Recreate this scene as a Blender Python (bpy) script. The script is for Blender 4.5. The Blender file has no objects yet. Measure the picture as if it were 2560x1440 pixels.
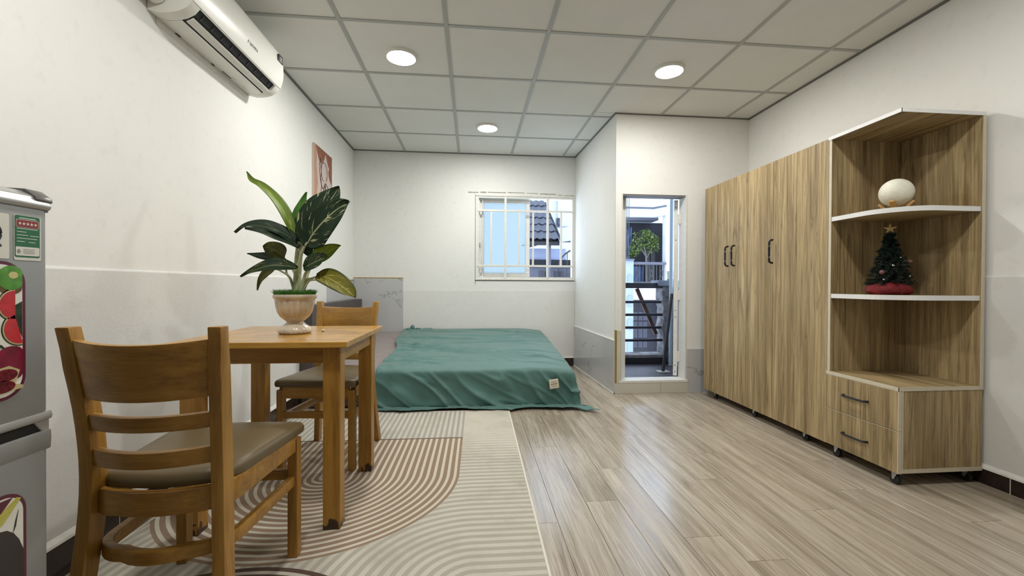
import bpy, bmesh, math, random
from mathutils import Vector, Matrix, noise as mnoise
random.seed(7)
PI = math.pi
scene = bpy.context.scene
C = scene.collection

# ------------------------------------------------------------------ camera, world, exposure
cam_d = bpy.data.cameras.new('camera')
cam_d.sensor_fit = 'HORIZONTAL'; cam_d.sensor_width = 36.0
cam_d.lens = 1055.44 / 2560 * 36.0
cam_d.clip_start = 0.02; cam_d.clip_end = 200
cam = bpy.data.objects.new('camera', cam_d); C.objects.link(cam)
YAW, PITCH, ROLL = 0.094, -0.0076, 0.0047
_f = Vector((math.sin(YAW)*math.cos(PITCH), math.cos(YAW)*math.cos(PITCH), math.sin(PITCH)))
_r = Vector((math.cos(YAW), -math.sin(YAW), 0)); _u = _r.cross(_f)
_r2 = _r*math.cos(ROLL)+_u*math.sin(ROLL); _u2 = _u*math.cos(ROLL)-_r*math.sin(ROLL)
cam.matrix_world = Matrix(((_r2.x,_u2.x,-_f.x,0),(_r2.y,_u2.y,-_f.y,0),(_r2.z,_u2.z,-_f.z,0.9467),(0,0,0,1)))
scene.camera = cam

world = bpy.data.worlds.new('overcast_sky'); scene.world = world; world.use_nodes = True
bg = world.node_tree.nodes['Background']
bg.inputs[0].default_value = (0.66, 0.80, 1.0, 1); bg.inputs[1].default_value = 4.2

LAMP = 250.0          # radiance of the round ceiling lamps
scene.view_settings.view_transform = 'Standard'; scene.view_settings.look = 'None'
scene.view_settings.gamma = 1.0; scene.view_settings.exposure = 0.0
try: scene.view_settings.use_curve_mapping = False
except Exception: pass

# ------------------------------------------------------------------ materials
def nt(name):
    m = bpy.data.materials.new(name); m.use_nodes = True
    t = m.node_tree; return m, t, t.nodes['Principled BSDF']
def N(t, typ, **kw):
    n = t.nodes.new(typ)
    for k, v in kw.items(): setattr(n, k, v)
    return n
def setin(n, **kw):
    for k, v in kw.items(): n.inputs[k.replace('_', ' ')].default_value = v
    return n
def c4(c): return (c[0], c[1], c[2], 1)
def ramp(t, stops, src=None, interp='LINEAR'):
    r = N(t, 'ShaderNodeValToRGB'); r.color_ramp.interpolation = interp
    e = r.color_ramp.elements
    while len(e) > 1: e.remove(e[-1])
    e[0].position = stops[0][0]; e[0].color = c4(stops[0][1])
    for p, c in stops[1:]:
        x = e.new(p); x.color = c4(c)
    if src is not None: t.links.new(src, r.inputs[0])
    return r
def coords(t, scale=(1,1,1), rnd=0.0, kind='Object'):
    tc = N(t, 'ShaderNodeTexCoord'); mp = N(t, 'ShaderNodeMapping'); mp.inputs['Scale'].default_value = scale
    t.links.new(tc.outputs[kind], mp.inputs['Vector'])
    if rnd:
        oi = N(t, 'ShaderNodeObjectInfo'); cx = N(t, 'ShaderNodeCombineXYZ')
        mu = N(t, 'ShaderNodeMath', operation='MULTIPLY'); mu.inputs[1].default_value = rnd
        t.links.new(oi.outputs['Random'], mu.inputs[0])
        for k in range(3): t.links.new(mu.outputs[0], cx.inputs[k])
        t.links.new(cx.outputs[0], mp.inputs['Location'])
    return mp.outputs[0]
def noise(t, vec, scale=5, detail=4, rough=.5, dist=0):
    n = N(t, 'ShaderNodeTexNoise'); setin(n, Scale=scale, Detail=detail, Roughness=rough, Distortion=dist)
    t.links.new(vec, n.inputs['Vector']); return n.outputs['Fac']
def bump(t, b, src, strength=.1, dist=.01):
    n = N(t, 'ShaderNodeBump'); setin(n, Strength=strength, Distance=dist)
    t.links.new(src, n.inputs['Height']); t.links.new(n.outputs[0], b.inputs['Normal'])
def mixc(t, fac, a, b_, mode='MIX'):
    n = N(t, 'ShaderNodeMix', data_type='RGBA', blend_type=mode)
    for s, v in ((n.inputs[0], fac), (n.inputs[6], a), (n.inputs[7], b_)):
        if isinstance(v, (int, float)): s.default_value = v
        elif isinstance(v, tuple): s.default_value = c4(v)
        else: t.links.new(v, s)
    return n.outputs[2]
def plain(name, col, rough=.5, spec=.5, metal=0, var=.0, vscale=6, bmp=0, bscale=200, coat=0):
    m, t, b = nt(name)
    b.inputs['Roughness'].default_value = rough; b.inputs['Metallic'].default_value = metal
    b.inputs['Specular IOR Level'].default_value = spec; b.inputs['Coat Weight'].default_value = coat
    v = coords(t)
    if var:
        f = noise(t, v, vscale, 5, .6)
        lo = tuple(c*(1-var) for c in col); hi = tuple(min(1, c*(1+var*.6)) for c in col)
        r = ramp(t, [(.3, lo), (.7, hi)], f); t.links.new(r.outputs[0], b.inputs['Base Color'])
    else: b.inputs['Base Color'].default_value = c4(col)
    if bmp: bump(t, b, noise(t, v, bscale, 3), bmp, .004)
    return m
def wood(name, c_lo, c_mid, c_hi, axis='z', rough=.38, fine=60, worn=False):
    m, t, b = nt(name)
    s = [1, 1, 1]; s['xyz'.index(axis)] = .055
    v = coords(t, tuple(s), 9.0)
    f1 = noise(t, v, 26, 5, .6, .8); f2 = noise(t, v, fine*3, 3, .6)
    r = ramp(t, [(.25, c_lo), (.5, c_mid), (.75, c_hi)], f1)
    r2 = ramp(t, [(.3, (.78,.76,.72)), (.6, (1,1,1))], f2)
    col = mixc(t, 1.0, r.outputs[0], r2.outputs[0], 'MULTIPLY')
    big = ramp(t, [(.35, (.82,.78,.7)), (.65, (1.05,1.03,1))], noise(t, coords(t, (1,1,1), 3), 5, 2))
    col = mixc(t, 1.0, col, big.outputs[0], 'MULTIPLY')
    if worn:   # scuffed, stained feet
        tc = N(t, 'ShaderNodeTexCoord'); sp = N(t, 'ShaderNodeSeparateXYZ'); t.links.new(tc.outputs['Object'], sp.inputs[0])
        nz = noise(t, coords(t, (1,1,.5), 5), 26, 4, .6)
        a = N(t, 'ShaderNodeMath', operation='MULTIPLY_ADD'); a.inputs[1].default_value = .22; a.inputs[2].default_value = -.075
        t.links.new(nz, a.inputs[0])
        g = N(t, 'ShaderNodeMath', operation='LESS_THAN'); t.links.new(sp.outputs[2], g.inputs[0]); t.links.new(a.outputs[0], g.inputs[1])
        col = mixc(t, g.outputs[0], col, (.035,.018,.008))
    t.links.new(col, b.inputs['Base Color']); b.inputs['Roughness'].default_value = rough
    bump(t, b, f2, .06, .002)
    return m
W_LO, W_MID, W_HI = (.25,.118,.017), (.39,.20,.034), (.48,.275,.056)
MAT = {}
for ax in 'xyz': MAT['wood_'+ax] = wood('rubberwood_'+ax, W_LO, W_MID, W_HI, ax)
MAT['wood_leg'] = wood('rubberwood_worn_leg', W_LO, W_MID, W_HI, 'z', worn=True)
MAT['wood_top'] = wood('rubberwood_top', (.38,.185,.030), (.53,.285,.055), (.63,.38,.095), 'x', rough=.22)
def oak(name, axis='z'):
    m, t, b = nt(name)
    s = [1, 1, 1]; s['xyz'.index(axis)] = .045
    v = coords(t, tuple(s), 0)
    f = noise(t, v, 34, 8, .72, .5)
    r = ramp(t, [(.24, (.115,.075,.034)), (.40, (.275,.198,.096)), (.54, (.41,.308,.160)), (.74, (.56,.445,.255))], f)
    s2 = [1, 1, 1]; s2['xyz'.index(axis)] = .12
    k = noise(t, coords(t, tuple(s2)), 19, 4, .6, 1.6)
    r2 = ramp(t, [(.31, (.34,.30,.25)), (.41, (1,1,1))], k)
    col = mixc(t, .6, r.outputs[0], r2.outputs[0], 'MULTIPLY')
    s4 = [1, 1, 1]; s4['xyz'.index(axis)] = .03
    bn = ramp(t, [(.35, (.74,.70,.64)), (.5, (.95,.94,.92)), (.65, (1.12,1.10,1.06))], noise(t, coords(t, tuple(s4)), 13, 2, .5))
    col = mixc(t, .8, col, bn.outputs[0], 'MULTIPLY')
    s3 = [1, 1, 1]; s3['xyz'.index(axis)] = .02
    fs = ramp(t, [(.36, (.62,.58,.52)), (.52, (1,1,1))], noise(t, coords(t, tuple(s3)), 170, 2))
    col = mixc(t, .7, col, fs.outputs[0], 'MULTIPLY')
    t.links.new(col, b.inputs['Base Color']); b.inputs['Roughness'].default_value = .55
    bump(t, b, f, .05, .002)
    return m
MAT['oak_z'] = oak('oak_laminate'); MAT['oak_y'] = oak('oak_laminate_flat', 'y')
MAT['cream'] = plain('cream_edge_band', (.62,.56,.43), .5, var=.06, vscale=40)
MAT['white_edge'] = plain('white_shelf_edge', (.80,.80,.80), .4, var=.03)

def plaster(name, col, var=.04, b_=.12):
    m, t, b = nt(name)
    v = coords(t, kind='Object')
    f = noise(t, v, 1.4, 6, .6); f2 = noise(t, v, 18, 4, .6)
    r = ramp(t, [(.3, tuple(c*(1-var) for c in col)), (.65, col)], f)
    r2 = ramp(t, [(.25, (.95,.945,.935)), (.45, (1,1,1))], f2)
    cc = mixc(t, 1.0, r.outputs[0], r2.outputs[0], 'MULTIPLY')
    t.links.new(cc, b.inputs['Base Color']); b.inputs['Roughness'].default_value = .75; b.inputs['Specular IOR Level'].default_value = .25
    bump(t, b, noise(t, v, 60, 5, .6), b_, .004)
    return m
MAT['wall'] = plaster('wall_paint', (.81,.81,.78))
MAT['wall_low'] = plaster('wall_paint_lower', (.735,.73,.71), .07, .2)
MAT['wall_cool'] = plaster('wall_paint_back', (.77,.775,.755))
MAT['wall_grey'] = plaster('wall_paint_grey', (.74,.73,.70))
MAT['tile_c'] = plain('ceiling_panel', (.73,.73,.695), .9, .1, var=.03, vscale=3)
MAT['tbar'] = plain('grid_bar_grey', (.40,.41,.39), .5, .4)
MAT['dark_gap'] = plain('dark_edge_angle', (.16,.16,.15), .7)
def marble(name, col, vein):
    m, t, b = nt(name)
    v = coords(t, (1,1,1), 11)
    f = noise(t, v, 1.3, 5, .55, .6)
    a = N(t, 'ShaderNodeMath', operation='SUBTRACT'); a.inputs[1].default_value = .5; t.links.new(f, a.inputs[0])
    ab = N(t, 'ShaderNodeMath', operation='ABSOLUTE'); t.links.new(a.outputs[0], ab.inputs[0])
    r = ramp(t, [(0, vein), (.002, vein), (.008, col)], ab.outputs[0])
    t.links.new(r.outputs[0], b.inputs['Base Color']); b.inputs['Roughness'].default_value = .12
    return m
MAT['marble'] = marble('grey_marble_tile', (.49,.495,.505), (.35,.35,.345))
MAT['step_tile'] = plain('beige_step_tile', (.58,.56,.49), .3, var=.06, vscale=5)
MAT['gold'] = plain('brass_trim', (.45,.31,.07), .35, metal=.7)
MAT['bb'] = plain('dark_brown_tile', (.030,.018,.014), .25, var=.5, vscale=14)
MAT['bb_white'] = plain('white_grout', (.74,.73,.69), .8, var=.1, vscale=30)
MAT['scar'] = plain('bare_plaster', (.40,.38,.33), .9, var=.3, vscale=30)
MAT['slab'] = plain('concrete', (.35,.35,.35), .9, var=.2)

def plank_mat():
    m, t, b = nt('greige_oak_plank')
    v = coords(t, (1,.05,1), 23.0)
    f = noise(t, v, 22, 8, .72, .9)
    r = ramp(t, [(.24, (.185,.150,.112)), (.42, (.335,.285,.222)), (.56, (.455,.400,.325)), (.76, (.57,.52,.44))], f)
    v2 = coords(t, (1,.11,1), 31.0)
    w = N(t, 'ShaderNodeTexWave', wave_type='BANDS', bands_direction='X'); setin(w, Scale=22, Distortion=14, Detail=4, Detail_Scale=.9)
    t.links.new(v2, w.inputs['Vector'])
    r2 = ramp(t, [(.0, (.66,.63,.58)), (.35, (1,1,1))], w.outputs['Fac'])
    col = mixc(t, .45, r.outputs[0], r2.outputs[0], 'MULTIPLY')
    v3 = coords(t, (1,.018,1), 7.0)
    fs = ramp(t, [(.36, (.66,.62,.56)), (.54, (1,1,1))], noise(t, v3, 260, 3, .6))
    col = mixc(t, .6, col, fs.outputs[0], 'MULTIPLY')
    kn = ramp(t, [(.24, (.45,.40,.34)), (.33, (1,1,1))], noise(t, coords(t, (1,.28,1), 13.0), 7.5, 3, .5, 1.2))
    col = mixc(t, .55, col, kn.outputs[0], 'MULTIPLY')
    oi = N(t, 'ShaderNodeObjectInfo'); rr = ramp(t, [(0, (.92,.91,.90)), (.5, (.98,.97,.96)), (1, (1.03,1.01,.98))], oi.outputs['Random'])
    col = mixc(t, 1.0, col, rr.outputs[0], 'MULTIPLY')
    t.links.new(col, b.inputs['Base Color'])
    # gloss differs from plank to plank and along the grain
    rg = ramp(t, [(.3, (.16,)*3), (.7, (.27,)*3)], f)
    ro = ramp(t, [(0, (.85,)*3), (.55, (1.05,)*3), (1, (1.5,)*3)], oi.outputs['Random'])
    t.links.new(mixc(t, 1.0, rg.outputs[0], ro.outputs[0], 'MULTIPLY'), b.inputs['Roughness'])
    b.inputs['Specular IOR Level'].default_value = .7
    bump(t, b, f, .06, .002)
    return m
MAT['plank'] = plank_mat()
MAT['white_metal'] = plain('white_painted_steel', (.74,.73,.69), .4, var=.08, vscale=30)
MAT['white_plastic'] = plain('white_plastic', (.76,.76,.71), .34, .35)
MAT['ac_low'] = plain('ac_under_plastic', (.66,.65,.58), .35)
MAT['black'] = plain('black_void', (.008,.008,.008), .6)
MAT['black_metal'] = plain('black_handle', (.010,.011,.014), .35)
MAT['rail_dark'] = plain('dark_rail_paint', (.012,.011,.018), .5)
MAT['rust'] = plain('rusty_iron', (.10,.045,.035), .8, var=.4, vscale=30)
MAT['seat'] = plain('taupe_vinyl', (.130,.094,.044), .38, .45, bmp=.05, bscale=500)
MAT['fridge'] = plain('grey_fridge_metal', (.27,.272,.265), .38, .5, metal=.15, bmp=.06, bscale=900)
MAT['fridge_light'] = plain('silver_fridge_trim', (.42,.42,.41), .25, .5, metal=.3)
MAT['fridge_dark'] = plain('dark_handle_cap', (.12,.115,.11), .3)
MAT['maroon'] = plain('maroon_border', (.10,.012,.03), .2)
MAT['print_white'] = plain('print_white', (.74,.72,.65), .15)
MAT['kiwi'] = plain('kiwi_green', (.10,.30,.035), .15, var=.35, vscale=60)
MAT['kiwi_skin'] = plain('kiwi_skin', (.12,.07,.015), .2)
MAT['kiwi_core'] = plain('kiwi_core', (.55,.50,.20), .2)
MAT['melon'] = plain('melon_red', (.52,.03,.04), .15, var=.2, vscale=90)
MAT['melon_rind'] = plain('melon_rind', (.50,.42,.22), .2)
MAT['melon_skin'] = plain('melon_skin', (.02,.035,.012), .2, var=.6, vscale=80)
MAT['pome'] = plain('pomegranate', (.20,.006,.03), .12, var=.5, vscale=40)
MAT['pome_seed'] = plain('pomegranate_seed', (.14,.004,.012), .2, var=.9, vscale=160)
MAT['eggplant'] = plain('dark_fruit', (.022,.015,.014), .2, var=.3, vscale=20)
MAT['avocado'] = plain('yellow_slice', (.52,.48,.09), .2, var=.15, vscale=50)
MAT['sticker_green'] = plain('sticker_green', (.012,.125,.045), .4)
MAT['sticker_red'] = plain('sticker_red', (.24,.02,.02), .4)
MAT['sticker_white'] = plain('sticker_white', (.66,.65,.58), .4)
MAT['ink'] = plain('ink', (.02,.02,.035), .5)
MAT['grey_ink'] = plain('grey_ink', (.25,.25,.24), .5)
MAT['canvas'] = plain('picture_paper', (.56,.46,.42), .7, var=.05)
MAT['terracotta'] = plain('terracotta_print', (.26,.095,.055), .7, var=.25, vscale=12)
MAT['peach'] = plain('peach_print', (.46,.26,.16), .7, var=.1)
MAT['brown_line'] = plain('brown_ink_line', (.05,.025,.02), .7)
MAT['pot'] = plain('glazed_beige_pot', (.60,.51,.39), .22, var=.2, vscale=18, coat=.3)
MAT['moss'] = plain('faux_moss', (.07,.24,.022), .7, var=.5, vscale=60)
MAT['stem'] = plain('pale_stem', (.42,.46,.27), .5, var=.2, vscale=40)
MAT['crumb'] = plain('white_crumb', (.85,.83,.75), .6)
MAT['headboard'] = plain('dark_bed_wood', (.060,.046,.044), .45, var=.15, vscale=8)
MAT['moon'] = plain('moon_lamp_shell', (.80,.78,.66), .6, var=.10, vscale=25, bmp=.6, bscale=45)
MAT['light_wood'] = plain('light_stand_wood', (.52,.30,.10), .5, var=.15, vscale=60)
MAT['needles'] = plain('dark_tree_needles', (.005,.018,.010), .6, var=.6, vscale=80)
MAT['star'] = plain('gold_star', (.62,.46,.20), .35, metal=.3)
MAT['red_cloth'] = plain('red_cloth', (.15,.003,.006), .8, var=.4, vscale=30)
MAT['bauble'] = plain('silver_bauble', (.7,.7,.7), .15, metal=1)
MAT['pinecone'] = plain('mauve_pinecone', (.16,.07,.07), .7)
MAT['caster'] = plain('caster_black', (.008,.008,.008), .6)
MAT['caster_metal'] = plain('caster_steel', (.45,.45,.45), .35, metal=.8)

def cloth(name, col, var, rough=.75, sheen=.3):
    m, t, b = nt(name)
    v = coords(t)
    f = noise(t, v, 3, 4)
    r = ramp(t, [(.3, tuple(c*(1-var) for c in col)), (.7, col)], f)
    t.links.new(r.outputs[0], b.inputs['Base Color']); b.inputs['Roughness'].default_value = rough
    b.inputs['Sheen Weight'].default_value = sheen; b.inputs['Sheen Roughness'].default_value = .4
    bump(t, b, noise(t, coords(t, (1,1,.6)), 22, 5, .6, .8), .25, .006)
    return m
MAT['green_sheet'] = cloth('green_sheet_fabric', (.074,.178,.163), .12, .55, .35)
MAT['mauve'] = cloth('mauve_grey_fabric', (.25,.208,.205), .12)
MAT['label'] = plain('cream_woven_label', (.66,.62,.50), .8)

def leafmat(name, base, pale, amount, edge=None):
    m, t, b = nt(name)
    uv = N(t, 'ShaderNodeUVMap'); sp = N(t, 'ShaderNodeSeparateXYZ'); t.links.new(uv.outputs[0], sp.inputs[0])
    # v centred on the midrib
    a = N(t, 'ShaderNodeMath', operation='SUBTRACT'); a.inputs[1].default_value = .5; t.links.new(sp.outputs[1], a.inputs[0])
    ab = N(t, 'ShaderNodeMath', operation='ABSOLUTE'); t.links.new(a.outputs[0], ab.inputs[0])
    rib = ramp(t, [(0, (1,1,1)), (.012, (1,1,1)), (.026, (0,0,0))], ab.outputs[0])
    # slanting side veins and blotches, both in leaf coordinates
    s1 = N(t, 'ShaderNodeMath', operation='MULTIPLY_ADD'); s1.inputs[1].default_value = -.75
    t.links.new(ab.outputs[0], s1.inputs[0]); t.links.new(sp.outputs[0], s1.inputs[2])
    cx = N(t, 'ShaderNodeCombineXYZ'); t.links.new(s1.outputs[0], cx.inputs[0]); t.links.new(a.outputs[0], cx.inputs[1])
    mp = N(t, 'ShaderNodeMapping'); mp.inputs['Scale'].default_value = (14, 3.0, 1); t.links.new(cx.outputs[0], mp.inputs[0])
    oi = N(t, 'ShaderNodeObjectInfo'); c2 = N(t, 'ShaderNodeCombineXYZ'); t.links.new(oi.outputs['Random'], c2.inputs[2])
    sc = N(t, 'ShaderNodeVectorMath', operation='SCALE'); sc.inputs['Scale'].default_value = 40; t.links.new(c2.outputs[0], sc.inputs[0])
    t.links.new(sc.outputs[0], mp.inputs['Location'])
    vein = ramp(t, [(.58, (0,0,0)), (.63, (1,1,1))], noise(t, mp.outputs[0], 1.4, 3, .6, .4))
    mask = ramp(t, [(.44, (0,0,0)), (.56, (1,1,1))], noise(t, mp.outputs[0], .35, 2))
    fac = mixc(t, 1.0, vein.outputs[0], mask.outputs[0], 'MULTIPLY')
    fac = mixc(t, 1.0, fac, (amount,)*3, 'MULTIPLY')
    fac = mixc(t, 1.0, fac, mixc(t, 1.0, rib.outputs[0], (.75,)*3, 'MULTIPLY'), 'LIGHTEN')
    basec = ramp(t, [(.3, tuple(c*.7 for c in base)), (.7, base)], noise(t, mp.outputs[0], .5, 2))
    col = mixc(t, fac, basec.outputs[0], pale)
    if edge:
        er = ramp(t, [(.36, (0,0,0)), (.46, (1,1,1))], ab.outputs[0]); col = mixc(t, er.outputs[0], col, edge)
    t.links.new(col, b.inputs['Base Color']); b.inputs['Roughness'].default_value = .55
    b.inputs['Specular IOR Level'].default_value = .25
    return m
LM = {'yellow': leafmat('leaf_yellow_green', (.15,.225,.02), (.36,.42,.12), .8, (.05,.11,.012)),
      'mid': leafmat('leaf_mid_green', (.06,.18,.025), (.22,.33,.08), .7),
      'darkA': leafmat('leaf_dark_pale_veins', (.012,.032,.013), (.46,.48,.26), 1.0),
      'dark': leafmat('leaf_dark', (.012,.030,.014), (.16,.19,.10), .45),
      'dark2': leafmat('leaf_dark_speckled', (.016,.036,.012), (.32,.34,.12), .9),
      'olive': leafmat('leaf_olive', (.085,.095,.014), (.26,.27,.07), .6, (.04,.055,.01)),
      'olive2': leafmat('leaf_olive_gold', (.17,.155,.014), (.46,.42,.12), .9, (.05,.06,.01)),
      'light': leafmat('leaf_light_green', (.26,.34,.03), (.45,.48,.14), .8, (.07,.15,.02))}
LM['darkB'] = LM['darkA']

# rug pattern, drawn in the rug's own coordinates (metres)
def rug_mat():
    m, t, b = nt('arch_pattern_rug')
    tc = N(t, 'ShaderNodeTexCoord'); sp = N(t, 'ShaderNodeSeparateXYZ'); t.links.new(tc.outputs['Object'], sp.inputs[0])
    X, Y = sp.outputs[0], sp.outputs[1]
    def mth(op, a, b_=None, c_=None):
        n = N(t, 'ShaderNodeMath', operation=op)
        for i, v in enumerate((a, b_, c_)):
            if v is None: continue
            if isinstance(v, (int, float)): n.inputs[i].default_value = v
            else: t.links.new(v, n.inputs[i])
        return n.outputs[0]
    def sel(cond, a, b_):   # cond ? a : b
        return mth('ADD', mth('MULTIPLY', cond, a), mth('MULTIPLY', mth('SUBTRACT', 1.0, cond), b_))
    def stripes(d, period, duty):
        return mth('LESS_THAN', mth('FRACT', mth('DIVIDE', d, period)), duty)
    AND = lambda a, b_: mth('MULTIPLY', a, b_)
    gt = lambda a, b_: mth('GREATER_THAN', a, b_); lt = lambda a, b_: mth('LESS_THAN', a, b_)
    dx = mth('SUBTRACT', X, RUG_C[0]); dy = mth('MINIMUM', mth('SUBTRACT', Y, RUG_C[1]), 0.0)
    d1 = mth('SQRT', mth('ADD', mth('MULTIPLY', dx, dx), mth('MULTIPLY', dy, dy)))
    inU = AND(lt(d1, .646), lt(Y, RUG_LINE))
    sU = stripes(mth('ADD', d1, .004), .0335, .58)
    edgeU = AND(AND(gt(d1, .632), lt(d1, .648)), lt(Y, RUG_LINE))
    top = AND(gt(Y, RUG_LINE), lt(X, RUG_C[0]+.646))
    sT = stripes(mth('ADD', mth('ABSOLUTE', dx), .004), .0335, .5)
    line = AND(AND(gt(Y, RUG_LINE-.004), lt(Y, RUG_LINE+.012)), lt(X, RUG_C[0]+.646))
    ex = mth('MINIMUM', mth('SUBTRACT', X, RUG_Q[0]), 0.0); ey = mth('SUBTRACT', Y, RUG_Q[1])
    q = gt(ey, 0.0)
    d2 = sel(q, mth('SQRT', mth('ADD', mth('MULTIPLY', ex, ex), mth('MULTIPLY', ey, ey))), mth('ABSOLUTE', ex))
    sQ = stripes(d2, .0385, .5)
    fade = mth('SUBTRACT', 1.0, mth('MULTIPLY', mth('MAXIMUM', mth('SUBTRACT', Y, RUG_LINE-.35), 0.0), 1.6))
    fx = mth('SUBTRACT', X, RUG_D[0]); fy = mth('SUBTRACT', Y, RUG_D[1])
    d3 = mth('SQRT', mth('ADD', mth('MULTIPLY', fx, fx), mth('MULTIPLY', fy, fy)))
    inD = lt(d3, .56); sD = stripes(mth('SUBTRACT', .56, d3), .034, .55)
    v = coords(t); dirt = noise(t, v, 3.2, 6, .7)
    cream = ramp(t, [(.3, (.40,.375,.31)), (.5, (.52,.49,.415)), (.75, (.56,.53,.46))], dirt).outputs[0]
    grey = mixc(t, mth('MULTIPLY', sQ, mth('MULTIPLY', mth('MAXIMUM', fade, .12), .70)), cream, (.33,.305,.255))
    colU = mixc(t, sU, (.55,.505,.42), (.27,.195,.135))
    colU = mixc(t, edgeU, colU, (.27,.195,.135))
    colT = mixc(t, sT, cream, (.345,.33,.30))
    col = mixc(t, top, grey, colT)
    col = mixc(t, inU, col, colU)
    col = mixc(t, line, col, (.155,.105,.085))
    colD = mixc(t, sD, (.50,.46,.39), (.10,.065,.05))
    col = mixc(t, AND(inD, mth('SUBTRACT', 1.0, inU)), col, colD)
    t.links.new(col, b.inputs['Base Color']); b.inputs['Roughness'].default_value = .9; b.inputs['Specular IOR Level'].default_value = .15
    bump(t, b, noise(t, v, 420, 2), .25, .002)
    return m

def glass_frost():
    m, t, b = nt('frosted_blue_glass')
    t.nodes.remove(b)
    tr = N(t, 'ShaderNodeBsdfTranslucent'); tr.inputs[0].default_value = (.50,.545,.55,1)
    df = N(t, 'ShaderNodeBsdfGlossy'); df.inputs[0].default_value = (.8,.9,.95,1); df.inputs['Roughness'].default_value = .2
    mx = N(t, 'ShaderNodeMixShader'); mx.inputs[0].default_value = .06
    t.links.new(tr.outputs[0], mx.inputs[1]); t.links.new(df.outputs[0], mx.inputs[2])
    t.links.new(mx.outputs[0], t.nodes['Material Output'].inputs[0])
    return m
MAT['frost'] = glass_frost()
def emit(name, col, s):
    m, t, b = nt(name)
    b.inputs['Base Color'].default_value = c4(col); b.inputs['Emission Color'].default_value = c4(col); b.inputs['Emission Strength'].default_value = s
    return m
MAT['lamp'] = emit('lamp_diffuser', (1.0, .985, .935), LAMP)
# outside
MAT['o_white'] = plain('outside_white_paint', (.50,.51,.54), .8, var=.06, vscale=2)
MAT['o_blue'] = plain('outside_bluish_wall', (.25,.28,.40), .8, var=.06, vscale=2)
MAT['o_cyan'] = plain('outside_pale_cyan', (.42,.55,.58), .6)
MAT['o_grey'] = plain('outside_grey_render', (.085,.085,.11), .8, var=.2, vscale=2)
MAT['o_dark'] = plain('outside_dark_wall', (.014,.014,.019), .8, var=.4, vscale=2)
MAT['o_stone'] = plain('outside_stone', (.07,.067,.07), .9, var=.3, vscale=4)
MAT['o_pane'] = plain('outside_dark_pane', (.015,.015,.03), .15)
MAT['o_tile'] = plain('slate_blue_roof_tile', (.030,.033,.052), .6, var=.25, vscale=6)
MAT['o_floor'] = plain('balcony_floor_tile', (.055,.052,.068), .45, var=.3, vscale=9)
MAT['o_curb'] = plain('balcony_curb_tile', (.012,.011,.013), .35, var=.5, vscale=9)
MAT['o_weather'] = plain('weathered_concrete', (.16,.155,.165), .9, var=.85, vscale=9)
MAT['o_tarp'] = plain('blue_tarp', (.025,.05,.12), .5, var=.35, vscale=5)
MAT['o_leaf'] = plain('outside_leaf', (.075,.115,.02), .5, var=.6, vscale=3)
MAT['o_trunk'] = plain('outside_trunk', (.12,.10,.09), .9)
MAT['o_bucket'] = plain('pale_bucket', (.50,.53,.47), .5)
MAT['o_glass'] = plain('door_blue_glass', (.30,.38,.46), .15)
MAT['pvc'] = plain('grey_blue_drain_pipe', (.30,.36,.42), .4)

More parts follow.
